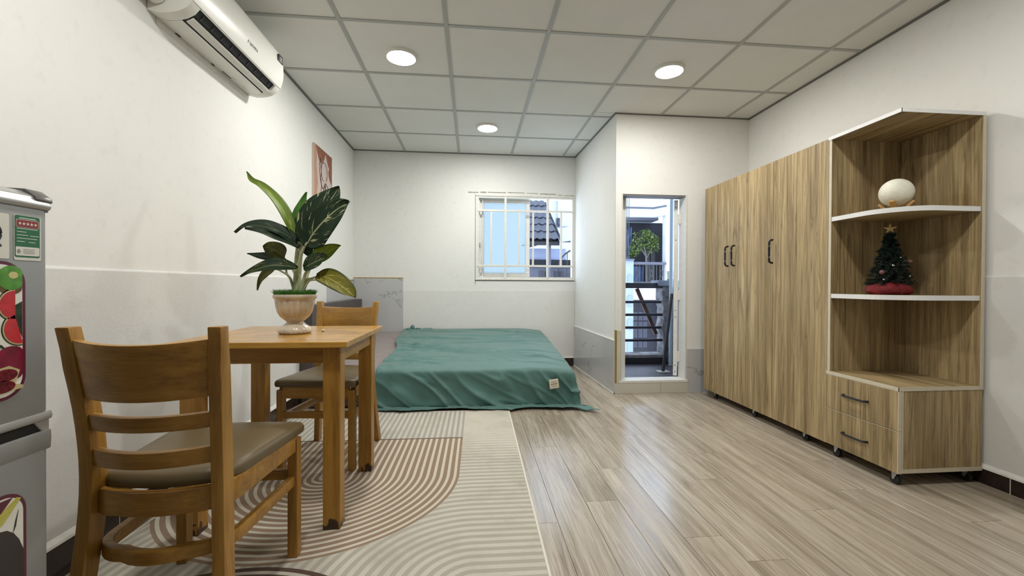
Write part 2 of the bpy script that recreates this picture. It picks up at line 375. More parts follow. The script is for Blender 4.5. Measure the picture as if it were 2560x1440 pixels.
# ------------------------------------------------------------------ mesh helpers
class MB:
    def __init__(s): s.v = []; s.f = []
    def add(s, vs, fs):
        n = len(s.v); s.v += [tuple(p) for p in vs]; s.f += [tuple(i+n for i in f) for f in fs]; return s
    def box(s, x0, x1, y0, y1, z0, z1):
        return s.add([(x0,y0,z0),(x1,y0,z0),(x1,y1,z0),(x0,y1,z0),(x0,y0,z1),(x1,y0,z1),(x1,y1,z1),(x0,y1,z1)],
                     [(3,2,1,0),(4,5,6,7),(0,1,5,4),(1,2,6,5),(2,3,7,6),(3,0,4,7)])
    def prism(s, poly, axis, a, b):
        # poly: 2-D points in the plane of the two other axes (x,y / x,z / y,z)
        def P(p, h): return {'z': (p[0],p[1],h), 'y': (p[0],h,p[1]), 'x': (h,p[0],p[1])}[axis]
        n = len(poly)
        return s.add([P(p,a) for p in poly]+[P(p,b) for p in poly],
                     [tuple(range(n))[::-1], tuple(range(n,2*n))]+[(i,(i+1)%n,n+(i+1)%n,n+i) for i in range(n)])
    def lathe(s, prof, n=32, c=(0,0), flute=None):
        vs, fs = [], []
        for j, (r, z) in enumerate(prof):
            for i in range(n):
                a = 2*PI*i/n; rr = r*(1+(flute(j, a) if flute else 0))
                vs.append((c[0]+rr*math.cos(a), c[1]+rr*math.sin(a), z))
        for j in range(len(prof)-1):
            for i in range(n): fs.append((j*n+i, j*n+(i+1)%n, (j+1)*n+(i+1)%n, (j+1)*n+i))
        fs.append(tuple(range(n))[::-1]); fs.append(tuple(range((len(prof)-1)*n, len(prof)*n)))
        return s.add(vs, fs)
    def sweep(s, path, sec, up=(0,0,1), scale=None, closed=False):
        # sec: 2-D section (side, up); path: 3-D points
        pts = [Vector(p) for p in path]; n = len(pts); k = len(sec); vs = []
        for i, p in enumerate(pts):
            if closed: d = pts[(i+1)%n]-pts[i-1]
            else: d = pts[min(i+1,n-1)]-pts[max(i-1,0)]
            d.normalize(); U = Vector(up); S = d.cross(U)
            if S.length < 1e-4: S = d.cross(Vector((0,1,0)))
            S.normalize(); U = S.cross(d).normalized(); q = scale[i] if scale else 1
            for a, b in sec: vs.append(p+S*a*q+U*b*q)
        fs = []
        for i in range(n if closed else n-1):
            j = (i+1)%n
            for e in range(k): fs.append((i*k+e, i*k+(e+1)%k, j*k+(e+1)%k, j*k+e))
        if not closed: fs += [tuple(range(k))[::-1], tuple(range((n-1)*k, n*k))]
        return s.add(vs, fs)
    def tube(s, path, r, n=8, scale=None, closed=False):
        return s.sweep(path, [(r*math.cos(2*PI*i/n), r*math.sin(2*PI*i/n)) for i in range(n)], scale=scale, closed=closed)
    def sphere(s, c, r, nu=16, nv=10, sq=(1,1,1), rot=None):
        vs, fs = [], []
        for j in range(nv+1):
            th = PI*j/nv
            for i in range(nu):
                a = 2*PI*i/nu
                p = Vector((r*math.sin(th)*math.cos(a)*sq[0], r*math.sin(th)*math.sin(a)*sq[1], -r*math.cos(th)*sq[2]))
                if rot: p = rot @ p
                vs.append(p+Vector(c))
        for j in range(nv):
            for i in range(nu): fs.append((j*nu+i, j*nu+(i+1)%nu, (j+1)*nu+(i+1)%nu, (j+1)*nu+i))
        return s.add(vs, fs)
    def build(s, name, mat, parent=None, bevel=0, seg=2, smooth=False, origin=None, uv=None):
        if parent is not None: off = Vector(parent['_o'])
        elif origin is not None: off = Vector(origin)
        else:
            xs, ys, zs = zip(*s.v); off = Vector(((min(xs)+max(xs))/2, (min(ys)+max(ys))/2, min(zs)))
        me = bpy.data.meshes.new(name)
        me.from_pydata([tuple(Vector(p)-off) for p in s.v], [], s.f)
        if uv:
            L = me.uv_layers.new(name='UVMap')
            for lp in me.loops: L.data[lp.index].uv = uv[lp.vertex_index]
        bm = bmesh.new(); bm.from_mesh(me)
        if not uv: bmesh.ops.remove_doubles(bm, verts=bm.verts, dist=1e-6)
        bmesh.ops.recalc_face_normals(bm, faces=bm.faces)
        if bevel:
            es = [e for e in bm.edges if len(e.link_faces) == 2 and e.calc_face_angle(0) > .5]
            bmesh.ops.bevel(bm, geom=es, offset=bevel, segments=seg, affect='EDGES', profile=.6)
        bm.to_mesh(me); bm.free()
        me.materials.append(mat)
        if smooth:
            for p in me.polygons: p.use_smooth = True
            try: me.set_sharp_from_angle(angle=math.radians(smooth if smooth > 1 else 40))
            except Exception: pass
        o = bpy.data.objects.new(name, me); C.objects.link(o)
        if parent is not None: o.parent = parent
        else: o.location = off
        o['_o'] = tuple(off)
        return o
def box(name, mat, b, parent=None, bevel=0, **kw): return MB().box(*b).build(name, mat, parent, bevel, **kw)
def empty(name, loc):
    o = bpy.data.objects.new(name, None); C.objects.link(o); o.location = loc; o['_o'] = tuple(loc)
    o.empty_display_size = .05
    return o
def tag(o, label=None, cat=None, group=None, kind=None):
    if label: o['label'] = label
    if cat: o['category'] = cat
    if group: o['group'] = group
    if kind: o['kind'] = kind
    return o
def struct(o, label, cat='wall'): return tag(o, label, cat, kind='structure')
def bez(pts, n):
    # Catmull-Rom through points
    P = [Vector(p) for p in pts]; P = [P[0]*2-P[1]]+P+[P[-1]*2-P[-2]]; out = []
    m = len(P)-3
    for k in range(n+1):
        s = k/n*m; i = min(int(s), m-1); u = s-i
        a, b, c, d = P[i:i+4]
        out.append(.5*((2*b)+(c-a)*u+(2*a-5*b+4*c-d)*u*u+(-a+3*b-3*c+d)*u**3))
    return out
def rrect(w, h, r, n=5, cx=0, cy=0):
    out = []
    for sx, sy, a0 in ((1,1,0),(-1,1,PI/2),(-1,-1,PI),(1,-1,1.5*PI)):
        for i in range(n+1):
            a = a0+PI/2*i/n; out.append((cx+sx*(w/2-r)+r*math.cos(a), cy+sy*(h/2-r)+r*math.sin(a)))
    return out
def text(name, body, size, mat, M, parent=None, ext=.0004):
    cu = bpy.data.curves.new(name, 'FONT'); cu.body = body; cu.size = size; cu.extrude = ext; cu.align_x = 'CENTER'; cu.align_y = 'CENTER'
    tmp = bpy.data.objects.new('tmp', cu); C.objects.link(tmp)
    dg = bpy.context.evaluated_depsgraph_get(); me = bpy.data.meshes.new_from_object(tmp.evaluated_get(dg))
    bpy.data.objects.remove(tmp); me.name = name; me.transform(M)
    if parent is not None: me.transform(Matrix.Translation(-Vector(parent['_o'])))
    me.materials.clear(); me.materials.append(mat)
    o = bpy.data.objects.new(name, me); C.objects.link(o); o['_o'] = parent['_o'] if parent else (0,0,0)
    if parent is not None: o.parent = parent
    return o

# ------------------------------------------------------------------ room dimensions (metres)
XL, XR, YB, YD, YF, ZC = -1.3255, 2.47, 4.858, 3.583, -2.3, 2.44
XJB, XJF = 1.200, 1.240      # alcove side wall, at the back and at the door wall
GX0, GY0, TS = -0.7558, 2.4757, 0.6

# ------------------------------------------------------------------ floor with planks
floor = box('floor', MAT['slab'], (XL-.1, XR+.1, YF-.1, YB+.1, -.12, -.0085)); struct(floor, 'greige oak plank floor of the room', 'floor')
PW, PL = .150, 1.22
x_first = .345 - PW*12
plank_cache = {}
def plank(x0, x1, y0, y1):
    k = (round(x1-x0, 3), round(y1-y0, 3))
    w, l = x1-x0, y1-y0; g = .0007
    if k not in plank_cache:
        m = MB().prism([(-w/2+g,-.0085),(w/2-g,-.0085),(w/2-g,-.0006),(w/2-g-.0005,0),(-w/2+g+.0005,0),(-w/2+g,-.0006)], 'y', -l/2+g, l/2-g)
        o = m.build('plank', MAT['plank'], None, origin=(0,0,0)); plank_cache[k] = o.data
    else:
        o = bpy.data.objects.new('plank', plank_cache[k]); C.objects.link(o)
    o.parent = floor; o.location = Vector(((x0+x1)/2, (y0+y1)/2, 0))-Vector(floor['_o'])
i = 0
x = x_first
OFFS = [0, .62, .31, .93, .15, .78, .46, 1.07]
while x < XR:
    a, b = max(x, XL), min(x+PW, XR)
    yend = YB if (a+b)/2 < 1.21 else YD
    y = YF - OFFS[i % 8]
    while y < yend:
        c, d = max(y, YF), min(y+PL, yend)
        if d-c > .02 and b-a > .01: plank(a, b, c, d)
        y += PL
    x += PW; i += 1

# ------------------------------------------------------------------ walls
def wall(name, label, b, mat='wall'): return struct(box(name, MAT[mat], b), label)
wl = wall('wall_left', 'white painted wall behind the dining table and fridge', (XL-.12, XL, YF-.1, YB+.12, -.1, ZC+.25))
low = MB().prism([(XL, -.01), (XL+.007, -.01), (XL+.007, .990), (XL+.0045, .996), (XL, .998)], 'y', YF, 3.985)
low.build('lower_panel', MAT['wall_low'], wl)
wr = wall('wall_right', 'white painted wall behind the wardrobe', (XR, XR+.12, YF-.1, YD+.3, -.1, ZC+.25))
MB().prism([(XR, -.01), (XR-.007, -.01), (XR-.007, .994), (XR, 1.0)], 'y', YF, YD).build('lower_panel', MAT['wall_low'], wr)
wf = wall('wall_front', 'pale painted wall behind the viewer', (XL, XR, YF-.12, YF, -.1, ZC+.25), 'wall_grey')
# back wall with the window opening
WX0, WX1, WZ0, WZ1 = .050, 1.186, 1.012, 1.968
m = MB(); T = .14
m.box(XL, WX0, YB, YB+T, -.1, ZC+.25).box(WX1, XJB+.14, YB, YB+T, -.1, ZC+.25).box(WX0, WX1, YB, YB+T, -.1, WZ0).box(WX0, WX1, YB, YB+T, WZ1, ZC+.25)
wb = struct(m.build('wall_back', MAT['wall_cool']), 'white back wall with the barred window')
box('lower_panel', MAT['wall_low'], (-.775, 1.195, YB-.004, YB+.001, .0, .878), wb)
# peeled paint strip above the window
rs = random.Random(3)
px = -.05
while px < 1.17:
    w = rs.uniform(.06, .30); h = rs.uniform(.004, .012); z = 2.003 + .012*math.sin(px*3) - .012*px
    pts = [(px+w*k/8, z-h*rs.uniform(.6,1)) for k in range(9)]+[(px+w*k/8, z+h*rs.uniform(.6,1)) for k in range(8,-1,-1)]
    MB().prism(pts, 'y', YB-.0016, YB+.001).build('plaster_scar', MAT['scar'], wb)
    px += w + rs.uniform(.0, .025)
# alcove side wall and door wall
DX0, DX1, DZ0, DZ1 = 1.302, 1.884, .102, 1.745
TD = .12
m = MB().prism([(XJB, YB), (XJF, YD+.0), (XJF+.001, YD+TD), (XJF+.14, YD+TD), (XJB+.14, YB)], 'z', -.1, ZC+.25)
wj = struct(m.build('wall_alcove', MAT['wall_cool']), 'white side wall between the window and the balcony door')
m = MB()
m.box(XJF+.0015, DX0, YD, YD+TD, -.1, ZC+.25).box(DX1, XR+.12, YD, YD+TD, -.1, ZC+.25).box(DX0, DX1, YD, YD+TD, DZ1, ZC+.25).box(DX0, DX1, YD, YD+TD, -.1, DZ0-.004)
wd = struct(m.build('wall_door', MAT['wall']), 'white wall with the balcony doorway')

# wall tiles
def slab_tile(parent, b): return box('wall_tile', MAT['marble'], b, parent, .0015, seg=1)
slab_tile(wb, (XL+.012, -.777, YB-.011, YB, .0, 1.014))
box('trim_strip', MAT['gold'], (XL+.012, -.775, YB-.013, YB, 1.014, 1.022), wb)
slab_tile(wl, (XL, XL+.011, 3.99, 4.42, .0, .985)); slab_tile(wl, (XL, XL+.011, 4.422, YB-.012, .0, .985))
box('trim_strip', MAT['gold'], (XL, XL+.013, 3.99, YB-.012, .985, .993), wl)
def jx(y): return XJF+(XJB-XJF)*(y-YD)/(YB-YD)
def jut_box(name, y0, y1, z0, z1, t, mat):
    MB().prism([(jx(y0)-t, y0), (jx(y1)-t, y1), (jx(y1)+.001, y1), (jx(y0)+.001, y0)], 'z', z0, z1).build(name, mat, wj, .001, seg=1)
jut_box('wall_tile', YD-.012, 3.86, 0, .462, .011, MAT['marble']); jut_box('wall_tile', 3.862, 4.46, 0, .462, .011, MAT['marble']); jut_box('wall_tile', 4.462, YB-.002, 0, .462, .011, MAT['marble'])
jut_box('trim_strip', YD-.012, YB-.002, .462, .470, .013, MAT['bb_white'])
jut_box('trim_strip', YD-.012, YB-.002, 0, .012, .016, MAT['bb_white'])
box('wall_tile', MAT['step_tile'], (XJF+.016, DX0-.010, YD-.012, YD, .094, .553), wd, .001, seg=1)
box('trim_strip', MAT['gold'], (XJF-.002, XJF+.015, YD-.0125, YD, .094, .556), wd)
box('wall_tile', MAT['marble'], (1.896, 2.46, YD-.011, YD, 0, .386), wd, .001, seg=1)
box('step_tile', MAT['step_tile'], (XJF-.001, 1.655, YD-.014, YD, 0, .092), wd, .0015, seg=1)
box('step_tile', MAT['step_tile'], (1.657, 1.905, YD-.014, YD, 0, .092), wd, .0015, seg=1)

# baseboards: dark tiles with a white grout ledge
def baseboard(name, label, axis, pos, side, a, b, h, tl):
    e = empty(name, (pos, a, 0) if axis == 'y' else (a, pos, 0)); struct(e, label, 'baseboard')
    t0, t1 = sorted((pos, pos+side*.013)); u0, u1 = sorted((pos, pos+side*.0155))
    s = a
    while s < b-.01:
        q = min(s+tl, b)
        if axis == 'y': box('baseboard_tile', MAT['bb'], (t0, t1, s+.002, q-.002, .0, h), e, .001, seg=1)
        else: box('baseboard_tile', MAT['bb'], (s+.002, q-.002, t0, t1, .0, h), e, .001, seg=1)
        s = q
    if axis == 'y':
        MB().prism([(pos, h), (pos+side*.0155, h), (pos+side*.013, h+.008), (pos, h+.022)], 'y', a, b).build('grout_ledge', MAT['bb_white'], e)
        box('grout_backing', MAT['bb_white'], (min(pos,pos+side*.011), max(pos,pos+side*.011), a, b, .0, h-.002), e)
    else:
        MB().prism([(pos, h), (pos+side*.0155, h), (pos+side*.013, h+.006), (pos, h+.010)], 'x', a, b).build('grout_ledge', MAT['bb_white'], e)
        box('grout_backing', MAT['bb_white'], (a, b, min(pos,pos+side*.011), max(pos,pos+side*.011), .0, h-.002), e)
    return e
baseboard('baseboard_left', 'dark brown tile skirting along the left wall', 'y', XL+.007, 1, YF, 3.98, .113, .4)
baseboard('baseboard_right', 'dark brown tile skirting right of the shelf unit', 'y', XR-.007, -1, YF, 3.57, .073, .4)
baseboard('baseboard_back', 'short dark brown skirting between the bed and the alcove wall', 'x', YB-.004, -1, -.77, 1.185, .096, .4)

# ------------------------------------------------------------------ ceiling: panels in a grid
ceil = box('ceiling', MAT['slab'], (XL-.1, XR+.1, YF-.1, YB+.1, ZC+.02, ZC+.12)); struct(ceil, 'suspended ceiling of square panels', 'ceiling')
xs = [XL]+[GX0+TS*k for k in range(6)]+[XR]
ys = [YF]+[GY0+TS*k for k in range(-7, 4)]+[YB]
def in_room(x, y): return not (x > XJF+.1 and y > YD)
for a, b in zip(xs[:-1], xs[1:]):
    for c, d in zip(ys[:-1], ys[1:]):
        parts = [(a, b, c, d)]
        if b > 1.3 and d > YD and c < YD: parts = [(a, b, c, YD)] if a > 1.2 else [(a, b, c, YD), (a, XJF, YD, d)]
        elif b > 1.3 and c >= YD: parts = [(a, XJF, c, d)] if a < XJF else []
        for (p, q, r, s) in parts:
            if q-p > .03 and s-r > .005:
                box('ceiling_panel', MAT['tile_c'], (p+.002, q-.002, r+.002, s-.002, ZC+.004, ZC+.012), ceil)
def tbar(b): box('grid_bar', MAT['tbar'], b, ceil, .0008, seg=1)
for k in range(6):
    X = GX0+TS*k; yend = YB if X < 1.21 else YD
    tbar((X-.012, X+.012, YF, yend, ZC-.001, ZC+.014))
for k in range(-7, 4):
    Y = GY0+TS*k; xend = XR if Y < YD else jx(Y)
    tbar((XL, xend, Y-.012, Y+.012, ZC-.0005, ZC+.0135))
def angle(b): box('edge_angle', MAT['dark_gap'], b, ceil)
angle((XL, XL+.016, YF, YB, ZC-.004, ZC+.02)); angle((XL, XJB, YB-.016, YB, ZC-.004, ZC+.02))
angle((XR-.018, XR, YF, YD, ZC-.004, ZC+.02)); angle((XJF, XR, YD-.014, YD, ZC-.004, ZC+.02))
MB().prism([(XJF-.014, YD-.014), (XJB-.014, YB), (XJB, YB), (XJF, YD-.014)], 'z', ZC-.004, ZC+.02).build('edge_angle', MAT['dark_gap'], ceil)

# round ceiling lamps (those in view, and their row behind the viewer)
def lamp(x, y, label, s=1.0):
    e = empty('ceiling_lamp', (x, y, ZC-.022)); tag(e, label, 'ceiling lamp', 'round ceiling lamps')
    MB().lathe([(.080, ZC-.0105), (.092, ZC-.016), (.097, ZC-.006), (.098, ZC+.0035)], 40, (x, y)).build('rim', MAT['white_plastic'], e, smooth=True)
    MB().lathe([(.003, ZC-.020), (.05, ZC-.0195), (.072, ZC-.017), (.084, ZC-.012)], 40, (x, y)).build('diffuser', MAT['lamp'], e, smooth=True)
lamp(-.468, 2.83, 'round ceiling lamp nearest the air conditioner')
lamp(.139, 4.02, 'round ceiling lamp in front of the window')
lamp(1.353, 2.822, 'round ceiling lamp in front of the balcony door')
lamp(-.468, 1.03, 'round ceiling lamp above the near chair, out of view')
lamp(1.353, 1.03, 'round ceiling lamp ahead of the corner shelf, out of view')

#OBJECTS#
# ------------------------------------------------------------------ window
win = empty('window_1', ((WX0+WX1)/2, YB, WZ0)); struct(win, 'white steel barred window with one frosted sash', 'window')
def frame(name, mat, x0, x1, z0, z1, w, y0, y1, parent, bev=.002):
    m = MB().box(x0, x1, y0, y1, z0, z0+w).box(x0, x1, y0, y1, z1-w, z1).box(x0, x0+w, y0, y1, z0+w, z1-w).box(x1-w, x1, y0, y1, z0+w, z1-w)
    return m.build(name, mat, parent, bev, seg=1)
frame('frame', MAT['white_metal'], WX0, WX1, WZ0, WZ1, .024, YB+.002, YB+.075, win)
box('sill', MAT['white_metal'], (WX0-.015, WX1+.004, YB-.012, YB+.03, WZ0-.012, WZ0+.004), win, .002, seg=1)
box('head', MAT['white_metal'], (WX0-.010, WX1+.004, YB-.008, YB+.03, WZ1-.004, WZ1+.016), win, .002, seg=1)
frame('side_channel', MAT['white_metal'], WX0+.024, WX0+.075, WZ0+.024, WZ1-.024, .012, YB+.045, YB+.07, win)
for z in (1.80, 1.165): box('grille_rail', MAT['white_metal'], (WX0+.005, WX1-.005, YB-.004, YB+.016, z-.012, z+.012), win, .002, seg=1)
for X in (.379, .871): box('grille_bar', MAT['white_metal'], (X-.013, X+.013, YB-.008, YB+.010, WZ0+.006, WZ1-.006), win, .002, seg=1)
for X in (.214, .538, .701, 1.031): box('grille_bar', MAT['white_metal'], (X-.011, X+.011, YB-.002, YB+.014, 1.165, 1.80), win, .002, seg=1)
sash = empty('sash', (.39, YB+.085, WZ0+.026)); sash.parent = win; sash.location = Vector(sash['_o'])-Vector(win['_o'])
frame('sash_frame', MAT['white_metal'], .085, .672, WZ0+.024, WZ1-.020, .046, YB+.078, YB+.098, sash)
box('pane', MAT['frost'], (.125, .632, YB+.086, YB+.091, WZ0+.066, WZ1-.068), sash)
MB().prism([(.570, 1.407), (.605, 1.402), (.612, 1.42), (.605, 1.424)], 'y', YB+.066, YB+.078).build('latch', MAT['tbar'], sash)
box('bolt', MAT['tbar'], (.078, .094, YB+.03, YB+.045, 1.385, 1.43), win, .003, seg=1)

m = MB().box(WX0-.020, WX0-.014, YB-.0015, YB+.001, WZ0-.06, WZ1+.01).box(WX0-.014, WX1+.004, YB-.0015, YB+.001, WZ0-.022, WZ0-.012)
m.build('sealant_gap', MAT['dark_gap'], win)
# ------------------------------------------------------------------ balcony door: frame, sill, leaf swung open
door = empty('door_1', ((DX0+DX1)/2, YD+.05, DZ0)); struct(door, 'narrow balcony doorway with a leaf swung outwards', 'door')
m = MB().box(DX0-.006, DX0+.004, YD-.004, YD+TD, DZ0, DZ1+.006).box(DX1-.004, DX1+.008, YD-.004, YD+TD, DZ0, DZ1+.006)
m.build('jamb', MAT['white_metal'], door, .001, seg=1)
box('door_head', plain('grey_door_head', (.20,.20,.21), .7), (DX0+.004, DX1-.004, YD+.004, YD+TD, DZ1-.012, DZ1+.004), door, .001, seg=1)
box('threshold', MAT['white_metal'], (DX0-.02, DX1+.02, YD-.016, YD+TD, DZ0-.010, DZ0+.012), door, .002, seg=1)
# leaf
hx, hy = 1.862, YD+.105; dirv = Vector((.462, .887, 0)).normalized(); nrm = Vector((-dirv.y, dirv.x, 0)); LW = .56; th = .034
def leafbox(name, mat, s0, s1, n0, n1, z0, z1, parent, bev=.002):
    vs = []
    for z in (z0, z1):
        for s, n in ((s0,n0),(s1,n0),(s1,n1),(s0,n1)):
            p = Vector((hx,hy,z))+dirv*s+nrm*n; vs.append(p)
    return MB().add(vs, [(3,2,1,0),(4,5,6,7),(0,1,5,4),(1,2,6,5),(2,3,7,6),(3,0,4,7)]).build(name, mat, parent, bev, seg=1)
lf = empty('leaf', (hx, hy, DZ0+.02)); lf.parent = door; lf.location = Vector(lf['_o'])-Vector(door['_o'])
leafbox('hinge_stile', MAT['white_metal'], 0, .05, 0, th, DZ0+.022, DZ1-.02, lf)
leafbox('lock_stile', MAT['white_metal'], LW-.05, LW, 0, th, DZ0+.022, DZ1-.02, lf)
for z in (DZ0+.022, .80, DZ1-.08): leafbox('cross_rail', MAT['white_metal'], .05, LW-.05, .003, th-.003, z, z+.06, lf)
leafbox('glass', MAT['o_glass'], .05, LW-.05, .012, .022, DZ0+.08, DZ1-.08, lf)
for z in (.16, .22, .72, .66, 1.36, 1.66):     # screw holes on the leaf edge
    p = Vector((hx, hy, z))+nrm*(th*.5)-dirv*.0006
    c = []
    for k in range(10): c.append(p+nrm*(.0045*math.cos(2*PI*k/10))+Vector((0,0,.0045*math.sin(2*PI*k/10))))
    c2 = [q+dirv*.002 for q in c]
    MB().add(c+c2, [tuple(range(10)), tuple(range(10,20))]+[(k,(k+1)%10,10+(k+1)%10,10+k) for k in range(10)]).build('screw_hole', MAT['black'], lf)
for z in (.30, .86, 1.55): box('hinge', MAT['white_metal'], (DX1-.024, DX1-.002, YD+.085, YD+.118, z-.045, z+.045), door, .003, seg=1)

# ------------------------------------------------------------------ balcony
bal = struct(box('floor_balcony', MAT['o_floor'], (1.30, 3.4, YD+TD, 4.75, -.1, .08)), 'dark tiled balcony floor outside the doorway', 'floor')
curb = struct(box('trim_1', MAT['o_weather'], (1.30, 2.16, 4.50, 4.72, .08, .178)), 'low balcony kerb under the railing', 'kerb')
for k in range(3): box('kerb_tile', MAT['o_curb'], (1.305+.285*k, 1.305+.285*k+.28, 4.488, 4.50, .082, .150), curb, .001, seg=1)
wbal = struct(box('wall_balcony', MAT['o_grey'], (2.305, 2.40, 4.10, 4.745, .08, .935)), 'grey balcony wall behind the door leaf')
e = empty('balcony_railing', (1.8, 4.60, .175)); tag(e, 'dark horizontal-bar balcony railing seen through the doorway', 'railing')
box('top_rail', MAT['rail_dark'], (1.30, 2.16, 4.575, 4.625, .915, .975), e, .004)
for z in (.759, .616, .472, .328): box('rail', MAT['rail_dark'], (1.30, 2.16, 4.59, 4.61, z-.014, z+.014), e, .003)
box('post', MAT['rail_dark'], (1.32, 1.35, 4.585, 4.615, .178, .915), e, .003)
MB().sweep([(1.868, 4.66, .91), (2.10, 4.66, .39)], [(-.02,-.012),(.02,-.012),(.02,.012),(-.02,.012)], (0,1,0)).build('brace', MAT['rust'], e)
pil = empty('balcony_pillar', (2.2, 4.6, .08)); tag(pil, 'weathered concrete pillar at the end of the balcony railing', 'pillar')
m = MB(); rs = random.Random(5); n = 14
pts = [(2.135+rs.uniform(-.012,.018), .08+.86*k/n) for k in range(n+1)]
m.prism(pts+[(2.30, .94), (2.30, .08)], 'y', 4.57, 4.74); m.build('shaft', MAT['o_weather'], pil)
box('cap', plain('grey_blue_cap', (.12,.14,.18), .7, var=.2), (2.075, 2.33, 4.54, 4.76, .94, 1.005), pil, .006)
bk = empty('bucket', (2.262, 4.64, 1.005)); tag(bk, 'small pale bucket standing on the balcony pillar cap', 'bucket')
MB().lathe([(.038, 1.006), (.048, 1.10), (.052, 1.104), (.052, 1.112), (.046, 1.112), (.040, 1.02)], 24, (2.262, 4.64)).build('body', MAT['o_bucket'], bk, smooth=True)
MB().lathe([(.0400, 1.0065), (.0425, 1.0066), (.0445, 1.022), (.0405, 1.022)], 24, (2.262, 4.64)).build('base_band', plain('green_band', (.15,.30,.26), .5), bk)
pp = empty('leaning_post', (1.905, 4.05, .08)); tag(pp, 'black steel post with a square base plate leaning on the balcony', 'post')
MB().tube([(1.905, 4.06, .085), (2.06, 4.20, .86)], .016, 10).build('tube', MAT['rail_dark'], pp, smooth=True)
box('base_plate', MAT['tbar'], (1.845, 1.965, 4.02, 4.11, .081, .090), pp, .002, seg=1)
dp = tag(MB().tube([(2.13, 4.36, .085), (2.13, 4.36, 2.4)], .02, 12).build('drain_pipe', MAT['pvc'], smooth=True), 'thin grey-blue drain pipe beside the open door leaf', 'pipe')

# ------------------------------------------------------------------ across the alley, seen through the door
nb = empty('neighbour_house', (6.9, 17.2, -3)); tag(nb, 'white house with dark lower windows across the alley', 'building')
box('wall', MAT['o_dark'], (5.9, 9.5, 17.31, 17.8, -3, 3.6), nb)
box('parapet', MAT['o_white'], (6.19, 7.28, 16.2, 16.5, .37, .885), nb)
box('facade', plain('outside_dark_render', (.020,.020,.026), .8, var=.2), (6.17, 7.6, 16.6, 17.2, -3, .37), nb)  # dark grey is the facade's own colour
for (a, b) in ((6.21, 6.34), (6.50, 6.66), (6.74, 6.86), (6.93, 7.06)):
    for (c, d) in ((-1.55, -1.25), (-1.15, -.55), (-.45, -.15)):
        w = box('window', MAT['o_grey'], (a-.02, b+.02, 16.56, 16.62, c-.02, d+.02), nb)
        box('pane', MAT['o_pane'], (a, b, 16.55, 16.57, c, d), w)
box('pilaster', MAT['o_blue'], (5.78, 6.165, 15.7, 16.1, -3, 1.90), nb)
for z in (-1.4, -.55, .35, 1.15): MB().prism(rrect(.20, .42, .09, cx=6.03, cy=z), 'y', 15.67, 15.70).build('pilaster_inset', plain('pilaster_inset_blue', (.20,.24,.36), .8), nb)
box('pilaster_cap', MAT['o_grey'], (5.74, 6.165, 15.6, 16.15, 1.90, 1.96), nb)
fn = empty('lattice_fence', (6.87, 15.95, 1.05)); tag(fn, 'pale iron lattice fence across the alley in front of a blue tarp', 'fence')
box('top_rail', MAT['o_grey'], (6.17, 7.57, 15.9, 16.1, 1.76, 1.86), fn); box('bottom_rail', MAT['o_stone'], (6.17, 7.57, 15.95, 16.05, 1.05, 1.09), fn)
for k in range(10): box('bar', MAT['o_stone'], (6.24+.137*k, 6.262+.137*k, 15.98, 16.0, 1.09, 1.76), fn)
for k in (1, 5, 8):
    MB().tube([(6.31+.137*k+.05*math.cos(a), 15.97, 1.42+.13*math.sin(a)) for a in [2*PI*j/16 for j in range(16)]], .011, 6, closed=True).build('scroll', MAT['o_stone'], fn)
tag(MB().lathe([(.30, .372), (.33, .5), (.33, 1.60), (.30, 1.72)], 24, (6.70, 16.95)).build('blue_barrel', MAT['o_tarp'], smooth=True), 'large blue water barrel behind the lattice fence', 'barrel')
tp = MB(); nn = 12; vs = []; fs = []
for j in range(nn+1):
    for i in range(nn+1):
        vs.append((6.06+.55*i/nn-(.12*(j/nn) if i == 0 else 0), 17.1+.06*math.sin(i*1.7+j*.3), 2.05+1.3*j/nn-.10*math.sin(i*.9)))
for j in range(nn):
    for i in range(nn): fs.append((j*(nn+1)+i, j*(nn+1)+i+1, (j+1)*(nn+1)+i+1, (j+1)*(nn+1)+i))
o = tp.add(vs, fs).build('tarp', MAT['o_tarp'], smooth=True); md = o.modifiers.new('thick', 'SOLIDIFY'); md.thickness = .01
tag(o, 'blue tarp hanging beside the tree across the alley', 'tarp')
for k, (x0, x1, z0, z1) in enumerate(((6.28, 6.36, 1.90, 2.12), (7.17, 7.28, 2.02, 2.30), (7.06, 7.15, 1.92, 2.0), (7.32, 7.5, 2.0, 2.5))):
    tag(box('stacked_board', MAT['o_stone'], (x0, x1, 16.62+.17*(k%2), 16.74+.17*(k%2), .372, z1), None, .01), ('grey board standing left of the tree by the tarp', 'medium grey board standing right of the tree trunk', 'shortest grey board standing beside the tree trunk', 'tallest grey board, rightmost beside the white wall')[k], 'board')
ov = empty('upper_balcony', (6.75, 16.5, 3.7)); tag(ov, 'white upper balcony with grey lines above the tree', 'balcony')
box('fascia', MAT['o_white'], (6.02, 7.45, 16.4, 16.6, 3.70, 4.02), ov); box('coping', MAT['o_grey'], (5.98, 7.45, 16.36, 16.62, 4.02, 4.09), ov)
box('soffit', MAT['o_grey'], (6.02, 7.55, 16.6, 17.3, 3.605, 3.72), ov)
MB().prism([(7.25, 16.4), (7.50, 15.9), (7.55, 15.9), (7.45, 16.4)], 'z', 3.70, 4.02).build('side_fascia', MAT['o_white'], ov)
MB().prism([(7.22, 16.36), (7.49, 15.86), (7.55, 15.86), (7.45, 16.36)], 'z', 4.02, 4.09).build('side_coping', MAT['o_grey'], ov)
bw = tag(box('upper_wall', MAT['o_cyan'], (5.0, 9.0, 20.2, 20.4, 2.4, 4.75)), 'pale blue wall just above the upper balcony', 'wall')
rw = tag(box('party_wall', MAT['o_white'], (7.56, 10.5, 15.95, 16.25, -3, 4.7)), 'bright white wall right of the tree across the alley', 'wall')
